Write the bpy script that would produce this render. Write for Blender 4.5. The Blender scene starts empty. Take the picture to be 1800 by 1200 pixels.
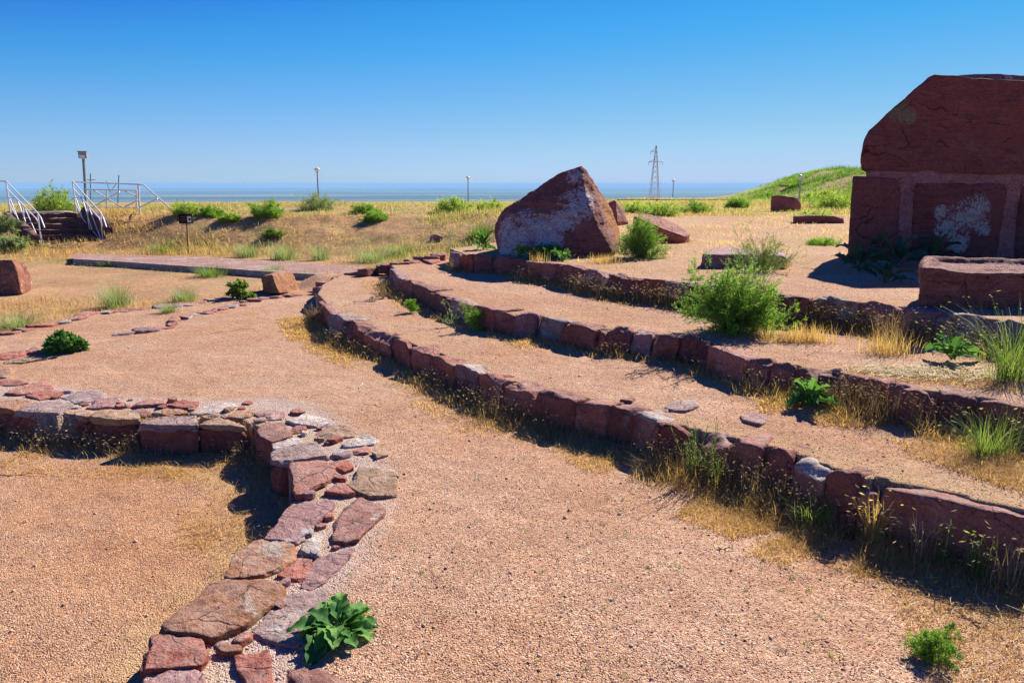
import bpy, bmesh, math, random
import numpy as np
from mathutils import Vector, Matrix
R = math.radians
SC = bpy.context.scene
COL = SC.collection
# ------------------------------------------------------------------ camera
HOR = 324.0                                  # row of the eye-level horizon in the 1800x1200 photograph
FPX = 1285.0
PIT = math.atan((600 - HOR) / FPX)
CH = 1.6
cam = bpy.data.objects.new('camera', bpy.data.cameras.new('camera'))
COL.objects.link(cam)
cam.location = (0, 0, CH)
cam.rotation_euler = (math.pi / 2 - PIT, 0, 0)
cam.data.sensor_width = 36
cam.data.lens = FPX / 1800 * 36
cam.data.clip_start = 0.05
cam.data.clip_end = 120000
SC.camera = cam
CT, ST = math.cos(PIT), math.sin(PIT)


def ray(px, py):
    u = (px - 900) / FPX
    v = -(py - 600) / FPX
    return np.array([u, CT + v * ST, -ST + v * CT])


def G(px, py, z=0.0):                        # where the sight line meets a level
    d = ray(px, py)
    s = (z - CH) / d[2]
    return np.array([d[0] * s, d[1] * s, z])


def PY(px, py, Y):                           # where the sight line meets the plane y = Y
    d = ray(px, py)
    s = Y / d[1]
    return np.array([d[0] * s, Y, CH + d[2] * s])


# ------------------------------------------------------------------ noise (numpy)
def _h(ix, iy, iz, seed):
    n = (ix.astype(np.int64) * 374761393 + iy.astype(np.int64) * 668265263 + iz.astype(np.int64) * 2147483647 + seed * 974711) & 0xFFFFFFFF
    n = ((n ^ (n >> 13)) * 1274126177) & 0xFFFFFFFF
    n = ((n ^ (n >> 15)) * 2246822519) & 0xFFFFFFFF
    return ((n ^ (n >> 16)) & 0xFFFFFF) / float(0xFFFFFF)


def vn(p, seed=0):                           # value noise -1..1, p (N,3)
    i = np.floor(p)
    f = p - i
    f = f * f * f * (f * (f * 6 - 15) + 10)
    ix, iy, iz = i[:, 0], i[:, 1], i[:, 2]
    r = 0
    for dx in (0, 1):
        wx = f[:, 0] if dx else 1 - f[:, 0]
        for dy in (0, 1):
            wy = f[:, 1] if dy else 1 - f[:, 1]
            for dz in (0, 1):
                wz = f[:, 2] if dz else 1 - f[:, 2]
                r = r + _h(ix + dx, iy + dy, iz + dz, seed) * wx * wy * wz
    return r * 2 - 1


def fbm(p, seed=0, octv=4, gain=0.5):
    a, s, t = 1.0, 0.0, 0.0
    for o in range(octv):
        s = s + a * vn(p * (2.03 ** o) + o * 17.3, seed + o)
        t += a
        a *= gain
    return s / t


def n2(x, y, sc, seed=0, octv=3):
    p = np.stack([x * sc, y * sc, np.zeros_like(x) + seed * 3.7], 1)
    return fbm(p, seed, octv)


def sstep(a, b, x):
    t = np.clip((x - a) / (b - a), 0, 1)
    return t * t * (3 - 2 * t)


def inpoly(x, y, P):
    c = np.zeros(x.shape, bool)
    n = len(P)
    for i in range(n):
        x0, y0 = P[i][0], P[i][1]
        x1, y1 = P[(i + 1) % n][0], P[(i + 1) % n][1]
        if y0 == y1:
            continue
        k = ((y0 > y) != (y1 > y)) & (x < (x1 - x0) * (y - y0) / (y1 - y0) + x0)
        c ^= k
    return c


def dline(x, y, P):                          # distance to an open polyline
    d = np.full(x.shape, 1e9)
    for i in range(len(P) - 1):
        ax, ay = P[i][0], P[i][1]
        bx, by = P[i + 1][0] - ax, P[i + 1][1] - ay
        L = bx * bx + by * by + 1e-12
        t = np.clip(((x - ax) * bx + (y - ay) * by) / L, 0, 1)
        d = np.minimum(d, np.hypot(x - ax - t * bx, y - ay - t * by))
    return d


# ------------------------------------------------------------------ plan of the amphitheatre (read off the photograph)
Z1, Z2, Z3, ZP = 0.20, 0.385, 0.61, -0.18
KS = 1.2375
W1px = [(556, 525), (577, 549), (604, 563), (640, 579), (690, 593), (722, 610), (762, 622), (800, 642), (838, 655), (882, 672), (945, 690),
        (1010, 704), (1068, 716), (1118, 728), (1160, 745), (1215, 757), (1278, 772), (1340, 786), (1395, 800), (1452, 823), (1512, 842), (1545, 846),
        (1812, 906), (1980, 950), (2150, 1000), (2420, 1085), (2760, 1190)]
W2px = [(682, 470), (700, 489), (722, 498), (752, 511), (785, 522), (828, 537), (868, 547), (905, 553), (945, 555), (988, 567), (1047, 577),
        (1068, 579), (1108, 581), (1147, 586), (1195, 592), (1245, 607), (1312, 632), (1352, 638), (1400, 643), (1445, 654), (1492, 657), (1552, 672),
        (1594, 688), (1650, 691), (1718, 700), (1800, 716), (1900, 735), (2020, 765), (2150, 800), (2380, 862), (2700, 950)]
W3px = [(790, 440), (808, 446), (832, 449), (866, 449), (900, 453), (924, 459), (976, 465), (1024, 474), (1066, 482), (1108, 489), (1165, 494), (1208, 499),
        (1262, 505), (1318, 513), (1370, 520), (1422, 524), (1512, 530), (1580, 538), (1645, 548), (1722, 558), (1800, 572), (1890, 590), (2010, 612), (2150, 640), (2400, 690), (2750, 760)]
W1 = [G(a, b, Z1 + .015) for a, b in W1px]
W2 = [G(a, b, Z2 + .015) for a, b in W2px]
W3 = [G(a, b, Z3 + .015) for a, b in W3px]


def offset(P, d):                            # shift a polyline to its inner (right-hand, uphill) side
    out = []
    for i in range(len(P)):
        a = P[max(i - 1, 0)][:2]
        b = P[min(i + 1, len(P) - 1)][:2]
        t = (b - a) / (np.linalg.norm(b - a) + 1e-9)
        n = np.array([-t[1], t[0]])
        if n[0] < 0:
            n = -n
        out.append(P[i][:2] + n * d)
    return out


rim = [(-420, 640, 0), (-200, 612, 0), (0, 583, 0), (60, 574, 0), (160, 550, 0), (290, 538, 0), (400, 521, 0), (470, 508, 0), (530, 500, .0), (560, 497, .05)]
RIM = [G(*r) for r in rim] + [G(600, 487, .12), G(640, 476, .22), G(690, 465, .36), G(740, 452, .39), G(786, 437, .55)]
T1P = offset(W1, .07) + [(30, -10), (40, 40), (6, 30), (1.8, 16)] + [G(690, 463, .36)[:2], G(640, 475, .22)[:2], G(600, 487, .14)[:2], G(566, 505, .15)[:2], G(556, 519, .18)[:2]]
T2P = offset(W2, .07) + [(30, -10), (40, 40), (6, 30), (1.8, 16)] + [G(786, 437, .53)[:2], G(740, 452, .39)[:2], G(684, 466, .38)[:2]]
T3P = offset(W3, .07) + [(40, -10), (60, 50), (8, 50), (3, 27), (1.6, 18.5)] + [G(905, 420, Z3)[:2], G(850, 428, Z3)[:2], G(788, 437, Z3)[:2]]
PITpx = [(-500, 668), (-200, 690), (0, 712), (70, 733), (160, 735), (250, 738), (330, 743), (420, 738), (452, 752), (486, 782), (500, 805), (516, 848), (506, 896),
         (450, 955), (410, 1000), (340, 1056), (296, 1100), (262, 1150), (244, 1210), (180, 1400)]
PIT_L = [G(a, b, 0.0) for a, b in PITpx]
PITP = [p[:2] for p in PIT_L] + [np.array([-.9, .3]), np.array([-2.5, -3.0]), np.array([-9., -2.]), np.array([-9.0, 4.5])]
AMPH = [p[:2] for p in RIM] + [np.array([2., 15.5]), np.array([30., 30.]), np.array([30., -12.]), np.array([-20., -12.]), np.array([-14., 3.])]


STAIR = [np.array(q) for q in ((-13.6, 20.5), (-11.5, 20.9), (-12.85, 22.6), (-14.3, 23.8), (-16.2, 23.6), (-15.5, 22.5))]


def field(x, y):
    ys = np.interp(x, [-30, -7, -5, -1, 1, 4, 8], [19.6, 19.6, 19.2, 15.5, 11.0, 5.0, 2.5])
    w = np.interp(x, [-30, -7, -1, 3], [3.0, 3.2, 7.5, 6.0])
    top = np.interp(x, [-30, -8, 0, 3], [.72, .72, .66, .61])
    s = sstep(0, 1, (y - ys) / w)
    r = np.hypot(x * .55, y)
    f = -0.20 + s * (top + 0.20)
    lump = n2(x, y, .9, 5, 3) * .10 + n2(x, y, .22, 9, 2) * .10
    f = f + lump * sstep(0, .25, s) * sstep(2.5, -2.0, x) + lump * .35 * sstep(14, 22, y)
    # mound on the right
    m = np.exp(-((x - 28.0) / 8.2) ** 4 - ((y - 57) / 15.0) ** 2)
    f = f + m * (2.30 + .30 * n2(x, y, .25, 31, 3))
    c0 = np.interp(x, [-10, 0, 6], [26, 32, 46])
    f = f - 0.020 * np.clip(r - c0, 0, None) * (1 - sstep(110, 170, r)) - sstep(105, 170, r) * (1.6) - np.clip(r - 120, 0, None) * .115
    return f


def gz(x, y):
    x = np.asarray(x, float)
    y = np.asarray(y, float)
    shp = x.shape
    x = x.ravel()
    y = y.ravel()
    f = field(x, y)
    near = (np.abs(x) < 25) & (y < 50) & (y > -15)
    z = f.copy()
    if near.any():
        X, Y = x[near], y[near]
        Z = f[near]
        ins = inpoly(X, Y, AMPH)
        sm = n2(X, Y, .8, 2, 2) * .018 + n2(X, Y, 3.5, 3, 2) * .007
        Z0 = np.where(ins, sm - .085 * sstep(.5, 1.9, X) * sstep(5.2, 3.4, Y), Z)
        # soft outer slope behind the rim stones
        dr = dline(X, Y, RIM[:10])
        Z0 = np.where(~ins & (dr < .35), np.maximum(Z, .0 - .20 * (dr / .35)), Z0)
        t1 = inpoly(X, Y, T1P)
        d1 = dline(X, Y, RIM[9:13])
        Z0 = np.where(~t1 & (d1 < .45), np.maximum(Z0, Z1 * (1 - d1 / .45)), Z0)
        Z0 = np.where(t1, Z1 + sm * .8 - .004, Z0)
        t2 = inpoly(X, Y, T2P)
        d2 = dline(X, Y, RIM[12:15])
        Z0 = np.where(~t2 & ~t1 & (d2 < .6), np.maximum(Z0, Z2 * (1 - d2 / .6)), Z0)
        Z0 = np.where(t2, Z2 + sm * .8 - .004, Z0)
        t3 = inpoly(X, Y, T3P)
        d3 = dline(X, Y, T3P[len(W3) + 4:])
        Z0 = np.where(~t3 & ~t2 & ~t1, np.maximum(Z0, (Z3 - .02) - .30 * d3 - .25 * sstep(.0, .6, d3)), Z0)
        Z0 = np.where(t3, np.maximum(Z3 + sm * .8 - .004, np.where(Y > 28, Z, -9.0)), Z0)
        pit = inpoly(X, Y, PITP)
        Z0 = np.where(pit, ZP + sm, Z0)
        cv = inpoly(X, Y, STAIR)
        Z0 = np.where(cv, np.minimum(Z0, -.22), Z0)
        z[near] = Z0
    return z.reshape(shp)


def hit(px, py):                             # where a sight line first meets the ground
    d = ray(px, py)
    s = np.geomspace(1.2, 160, 6000)
    x, y, z = d[0] * s, d[1] * s, CH + d[2] * s
    g = gz(x, y)
    k = np.argmax(z <= g)
    return np.array([x[k], y[k], g[k]])


# ------------------------------------------------------------------ objects
def tag(o, label=None, cat=None, group=None, kind=None):
    if label: o['label'] = label
    if cat: o['category'] = cat
    if group: o['group'] = group
    if kind: o['kind'] = kind
    return o


def thing(name, loc, label, cat, group=None):
    o = bpy.data.objects.new(name, None)
    o.empty_display_size = .1
    COL.objects.link(o)
    o.location = [float(v) for v in loc]
    return tag(o, label, cat, group)


WL = {}


def make(name, V, F, mat, parent=None, loc=None, rnd=None, smooth=False, attrs=None):
    V = np.asarray(V, float)
    if parent is not None:
        org = WL.get(parent.name)
        if org is None:
            org = np.array(parent.location)
            if parent.parent is not None:
                org = np.array(parent.location) + WL[parent.parent.name]
    else:
        org = np.array(loc if loc is not None else (0, 0, 0), float)
    me = bpy.data.meshes.new(name)
    if isinstance(F, np.ndarray):
        k = F.shape[1]
        nf = len(F)
        me.vertices.add(len(V))
        me.vertices.foreach_set('co', (V - org).astype(np.float32).ravel())
        me.loops.add(nf * k)
        me.loops.foreach_set('vertex_index', F.astype(np.int32).ravel())
        me.polygons.add(nf)
        me.polygons.foreach_set('loop_start', np.arange(0, nf * k, k, dtype=np.int32))
        me.update(calc_edges=True)
    else:
        me.from_pydata([tuple(v) for v in (V - org)], [], [list(f) for f in F])
        me.update()
    if smooth:
        me.polygons.foreach_set('use_smooth', np.ones(len(me.polygons), bool))
    A = dict(attrs or {})
    if rnd is not None:
        A['rnd'] = rnd
    for k, v in A.items():
        at = me.attributes.new(k, 'FLOAT', 'POINT')
        at.data.foreach_set('value', np.asarray(v, np.float32).ravel())
    me.materials.append(mat)
    o = bpy.data.objects.new(name, me)
    COL.objects.link(o)
    if parent is not None:
        o.parent = parent
        WL[o.name] = org
    else:
        o.location = [float(v) for v in org]
        WL[o.name] = org
    return o


def join(parts):
    Vs, Fs, n = [], [], 0
    for V, F in parts:
        V = np.asarray(V, float)
        Vs.append(V)
        Fs += [[i + n for i in f] for f in F]
        n += len(V)
    return np.vstack(Vs), Fs


def tube(P, r, seg=8, caps=True):
    P = [np.array(p, float) for p in P]
    V, F = [], []
    rr = r if hasattr(r, '__len__') else [r] * len(P)
    for i, p in enumerate(P):
        t = P[min(i + 1, len(P) - 1)] - P[max(i - 1, 0)]
        t = t / (np.linalg.norm(t) + 1e-12)
        a = np.cross(t, [0, 0, 1.0])
        if np.linalg.norm(a) < 1e-3:
            a = np.cross(t, [0, 1.0, 0])
        a /= np.linalg.norm(a)
        b = np.cross(t, a)
        for k in range(seg):
            th = 2 * math.pi * k / seg
            V.append(p + rr[i] * (a * math.cos(th) + b * math.sin(th)))
    for i in range(len(P) - 1):
        for k in range(seg):
            k2 = (k + 1) % seg
            F.append([i * seg + k, i * seg + k2, (i + 1) * seg + k2, (i + 1) * seg + k])
    if caps:
        F.append([k for k in range(seg)][::-1])
        F.append([(len(P) - 1) * seg + k for k in range(seg)])
    return np.array(V), F


def box(c, s, rot=0.0):
    c = np.array(c, float)
    hx, hy, hz = np.array(s, float) / 2
    V = np.array([[x, y, z] for z in (-hz, hz) for y in (-hy, hy) for x in (-hx, hx)])
    ca, sa = math.cos(rot), math.sin(rot)
    V = np.stack([V[:, 0] * ca - V[:, 1] * sa, V[:, 0] * sa + V[:, 1] * ca, V[:, 2]], 1) + c
    F = [[0, 2, 3, 1], [4, 5, 7, 6], [0, 1, 5, 4], [2, 6, 7, 3], [0, 4, 6, 2], [1, 3, 7, 5]]
    return V, F


def lathe(prof, c, seg=16):
    V, F = [], []
    for r, z in prof:
        for k in range(seg):
            a = 2 * math.pi * k / seg
            V.append([c[0] + r * math.cos(a), c[1] + r * math.sin(a), c[2] + z])
    for i in range(len(prof) - 1):
        for k in range(seg):
            k2 = (k + 1) % seg
            F.append([i * seg + k, i * seg + k2, (i + 1) * seg + k2, (i + 1) * seg + k])
    return np.array(V), F


# ---- rocks: a convex outline in space, projected to from a cube sphere, edges softened, then broken up by noise
_CS = {}


def cubesphere(n):
    if n in _CS:
        return _CS[n]
    idx, V, F = {}, [], []
    def vid(p):
        if p not in idx:
            idx[p] = len(V)
            V.append(p)
        return idx[p]
    for ax in range(3):
        for sg in (0, n):
            for i in range(n):
                for j in range(n):
                    q = []
                    for (a, b) in ((i, j), (i + 1, j), (i + 1, j + 1), (i, j + 1)):
                        c = [0, 0, 0]
                        c[ax] = sg
                        c[(ax + 1) % 3] = a
                        c[(ax + 2) % 3] = b
                        q.append(vid(tuple(c)))
                    F.append(q if sg else q[::-1])
    V = np.array(V, float) / n * 2 - 1
    V = np.tan(V * .72) / math.tan(.72)
    V /= np.linalg.norm(V, axis=1)[:, None]
    _CS[n] = (V, np.array(F))
    return _CS[n]


def hullplanes(P):
    bm = bmesh.new()
    for p in P:
        bm.verts.new(p)
    bmesh.ops.convex_hull(bm, input=bm.verts, use_existing_faces=False)
    bm.faces.ensure_lookup_table()
    N, D = [], []
    c = P.mean(0)
    for f in bm.faces:
        f.normal_update()
        n = np.array(f.normal)
        if np.linalg.norm(n) < .5 or f.calc_area() < 1e-7:
            continue
        d = n @ np.array(f.verts[0].co)
        if n @ c > d:
            n, d = -n, -d
        N.append(n)
        D.append(d)
    bm.free()
    N = np.array(N)
    D = np.array(D)
    key = np.round(np.hstack([N, D[:, None]]), 2)
    _, k = np.unique(key, axis=0, return_index=True)
    return N[k], D[k]


def rock(P, n=12, seed=0, amp=.012, sc=7.0, sharp=24, layer=.006, chip=.0, vert=False, cuts=8, cut=.085):
    P = np.array(P, float)
    lo, hi = P.min(0), P.max(0)
    s = (hi - lo) / 2 + 1e-6
    c = (hi + lo) / 2
    Q = (P - c) / s
    N, D = hullplanes(Q)
    cc = Q.mean(0)
    d, F = cubesphere(n)
    den = d @ N.T
    num = D - N @ cc
    inv = np.clip(den / np.maximum(num, 1e-4), 0, None)
    r = (inv ** sharp).sum(1) ** (-1.0 / sharp)
    U = cc + d * r[:, None]
    rc = np.random.default_rng(seed + 4242)
    for q in range(cuts):                    # broken corners and edges
        nn = rc.normal(0, 1, 3)
        nn /= np.linalg.norm(nn)
        pr = U @ nn
        tt = pr.max() - (pr.max() - pr.min()) * rc.uniform(.02, cut)
        U = U - np.clip(pr - tt, 0, None)[:, None] * nn
    V = U * s + c
    nd = np.stack([fbm(V * sc + k * 31.7, seed + 7 * k, 4) for k in range(3)], 1)
    V = V + nd * amp
    if chip:
        rg = fbm(V * sc * .6 + 91.0, seed + 50, 3)
        V = V - (d * s / np.linalg.norm(s)) * (np.clip(rg - .12, 0, 1) * chip)[:, None] * 1.7
    if layer:
        lp = V * (np.array([3., 3., 26.]) if not vert else np.array([22., 9., 3.])) * sc / 7
        V = V + d * (fbm(lp, seed + 90, 2) * layer)[:, None] * np.array([1, 1, .4])
    fine = fbm(V * sc * 7, seed + 120, 2)
    V = V + d * (fine * amp * .22)[:, None]
    return V, F


def prismpts(poly, z0, z1, grow=0.03):
    """polygon (xy) extruded: top outline and a slightly wider foot"""
    poly = np.array(poly, float)[:, :2]
    c = poly.mean(0)
    b = c + (poly - c) * (1 + grow)
    return np.vstack([np.hstack([poly, np.full((len(poly), 1), z1)]), np.hstack([b, np.full((len(poly), 1), z0)])])
HAZE_D = 6.5e-5
SKY = (1.0, 0.0, 3.0, 1500)
SKY_STR = 0.060
SKY_GAM = 1.0
SKY_SAT = 1.3
SKY_TINT = (.76, .91, 1.08)
SUN_STR = 5.0
EXPO = 0.95
DENOISE = True
# ------------------------------------------------------------------ materials
class NT:
    def __init__(s, name):
        s.m = bpy.data.materials.new(name)
        s.m.use_nodes = True
        s.t = s.m.node_tree
        s.t.nodes.clear()
        s.out = s.n('ShaderNodeOutputMaterial')

    def n(s, typ, **kw):
        o = s.t.nodes.new(typ)
        for k, v in kw.items():
            setattr(o, k, v)
        return o

    def l(s, a, b):
        s.t.links.new(a, b)

    def set(s, sock, v):
        if hasattr(v, 'is_output'):
            s.l(v, sock)
        else:
            sock.default_value = v

    def noise(s, vec, scale, detail=4, rough=.55, dist=0.0):
        o = s.n('ShaderNodeTexNoise')
        s.set(o.inputs['Vector'], vec)
        o.inputs['Scale'].default_value = scale
        o.inputs['Detail'].default_value = detail
        o.inputs['Roughness'].default_value = rough
        o.inputs['Distortion'].default_value = dist
        return o.outputs['Fac']

    def vor(s, vec, scale, feature='F1', out='Distance', rnd=1.0):
        o = s.n('ShaderNodeTexVoronoi', feature=feature)
        s.set(o.inputs['Vector'], vec)
        o.inputs['Scale'].default_value = scale
        o.inputs['Randomness'].default_value = rnd
        return o

    def ramp(s, fac, stops, interp='LINEAR'):
        o = s.n('ShaderNodeValToRGB')
        o.color_ramp.interpolation = interp
        e = o.color_ramp.elements
        while len(e) < len(stops):
            e.new(.5)
        for k, (p, c) in enumerate(stops):
            e[k].position = p
            e[k].color = (c, c, c, 1) if not hasattr(c, '__len__') else (c[0], c[1], c[2], 1)
        s.set(o.inputs['Fac'], fac)
        return o.outputs['Color']

    def math(s, op, a, b=None, clamp=False):
        o = s.n('ShaderNodeMath', operation=op, use_clamp=clamp)
        s.set(o.inputs[0], a)
        if b is not None:
            s.set(o.inputs[1], b)
        return o.outputs[0]

    def mix(s, fac, a, b, mode='MIX'):
        o = s.n('ShaderNodeMix', data_type='RGBA', blend_type=mode)
        s.set(o.inputs['Factor'], fac)
        for i, v in ((6, a), (7, b)):
            if hasattr(v, 'is_output'):
                s.l(v, o.inputs[i])
            else:
                o.inputs[i].default_value = (v[0], v[1], v[2], 1)
        return o.outputs[2]

    def attr(s, name):
        return s.n('ShaderNodeAttribute', attribute_name=name).outputs['Fac']

    def pos(s):
        return s.n('ShaderNodeNewGeometry').outputs['Position']

    def vmul(s, vec, v):
        o = s.n('ShaderNodeVectorMath', operation='MULTIPLY')
        s.set(o.inputs[0], vec)
        o.inputs[1].default_value = v
        return o.outputs[0]

    def bump(s, h, strength, dist, prev=None):
        o = s.n('ShaderNodeBump')
        o.inputs['Strength'].default_value = strength
        o.inputs['Distance'].default_value = dist
        s.l(h, o.inputs['Height'])
        if prev is not None:
            s.l(prev, o.inputs['Normal'])
        return o.outputs['Normal']

    def pbr(s, col, rough=.9, normal=None, spec=.2, metal=0.0):
        o = s.n('ShaderNodeBsdfPrincipled')
        if hasattr(col, 'is_output'):
            s.l(col, o.inputs['Base Color'])
        else:
            o.inputs['Base Color'].default_value = (*col, 1)
        s.set(o.inputs['Roughness'], rough)
        o.inputs['Specular IOR Level'].default_value = spec
        o.inputs['Metallic'].default_value = metal
        if normal is not None:
            s.l(normal, o.inputs['Normal'])
        return o.outputs[0]

    def done(s, sh):
        s.l(sh, s.out.inputs['Surface'])
        return s.m


def lin(r, g, b):
    f = lambda c: (c / 255 / 12.92) if c / 255 <= .04045 else ((c / 255 + .055) / 1.055) ** 2.4
    return (f(r), f(g), f(b))


def mat_ground():
    t = NT('gravel_ground')
    p = t.pos()
    v1 = t.vor(p, 135)
    v2 = t.vor(p, 270)
    sepc = t.n('ShaderNodeSeparateColor')
    t.l(v1.outputs['Color'], sepc.inputs[0])
    sepc2 = t.n('ShaderNodeSeparateColor')
    t.l(v2.outputs['Color'], sepc2.inputs[0])
    c1 = t.ramp(sepc.outputs[0], [(0, (.10, .045, .03)), (.12, (.28, .135, .085)), (.30, (.46, .26, .165)), (.60, (.54, .335, .22)), (.84, (.66, .44, .31)), (.97, (.84, .68, .54))])
    c2 = t.ramp(sepc2.outputs[0], [(0, (.14, .06, .04)), (.2, (.40, .22, .14)), (.7, (.55, .34, .225)), (1, (.72, .52, .38))])
    c = t.mix(.45, c1, c2)
    big = t.noise(p, .8, 4, .6)
    c = t.mix(t.ramp(big, [(.35, 0.0), (.65, .9)]), c, t.mix(1.0, c, (.88, .75, .63), 'MULTIPLY'))
    trk = t.noise(t.vmul(p, (.9, 1.3, 1)), 2.2, 5, .62, 1.0)
    c = t.mix(t.ramp(trk, [(.46, 0.0), (.70, .8)]), c, t.mix(1.0, c, (1.20, 1.17, 1.12), 'MULTIPLY'))
    fl = t.vor(p, 26)
    c = t.mix(t.ramp(fl.outputs['Distance'], [(.05, .55), (.11, 0.0)]), c, t.mix(1.0, c, (.42, .33, .29), 'MULTIPLY'))
    med = t.noise(p, 5.0, 4, .6)
    c = t.mix(t.ramp(med, [(.42, 0.0), (.75, .5)]), c, t.mix(1.0, c, (.78, .67, .62), 'MULTIPLY'))
    c = t.mix(1.0, c, (1.09, 1.10, 1.06), 'MULTIPLY')
    c = t.mix(t.attr('pitf'), c, t.mix(1.0, c, (.95, .88, .80), 'MULTIPLY'))
    mo_ = t.math('MULTIPLY', t.attr('mort'), t.ramp(t.noise(p, 16, 6, .7), [(.26, .15), (.46, .95)]))
    c = t.mix(mo_, c, t.mix(t.noise(p, 30, 6, .7), (.36, .25, .20), (.70, .56, .48)))
    # fine straw and dust between the grains
    stn = t.noise(t.vmul(p, (1, 1, 1)), 42, 3, .7, 1.5)
    straw = t.mix(t.ramp(stn, [(.35, 0.0), (.65, 1.0)]), (.36, .21, .10), (.64, .44, .23))
    dry = t.attr('dry')
    dn = t.noise(p, 9, 5, .65)
    df = t.math('MULTIPLY', dry, t.ramp(dn, [(.30, .35), (.6, 1.0)]), True)
    c = t.mix(df, c, straw)
    # field soil with withered grass
    fn = t.noise(p, 1.1, 5, .65)
    fs = t.noise(t.vmul(p, (1, .6, 1)), 14, 4, .7)
    fc = t.ramp(fs, [(.25, (.24, .13, .065)), (.45, (.46, .27, .13)), (.62, (.57, .36, .185)), (.8, (.64, .45, .26))])
    fc = t.mix(t.ramp(fn, [(.48, 0.0), (.70, .75)]), fc, (.26, .25, .085))
    fc = t.mix(t.ramp(t.noise(p, .7, 6, .7), [(.45, 0.0), (.62, .8)]), t.mix(1.0, fc, (1.05, 1.0, .95), 'MULTIPLY'), t.mix(1.0, fc, (.66, .62, .60), 'MULTIPLY'))
    c = t.mix(t.attr('fld'), c, fc)
    c = t.mix(t.attr('grn'), c, t.ramp(fs, [(.3, (.30, .30, .09)), (.7, (.55, .50, .20))]))
    h = t.math('ADD', t.math('MULTIPLY', v1.outputs['Distance'], -1.0), t.math('MULTIPLY', v2.outputs['Distance'], -.5))
    nb = t.bump(h, .9, .008)
    nb = t.bump(t.noise(p, 7, 4, .6), .35, .06, nb)
    return t.done(t.pbr(c, .95, nb, .1))


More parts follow.
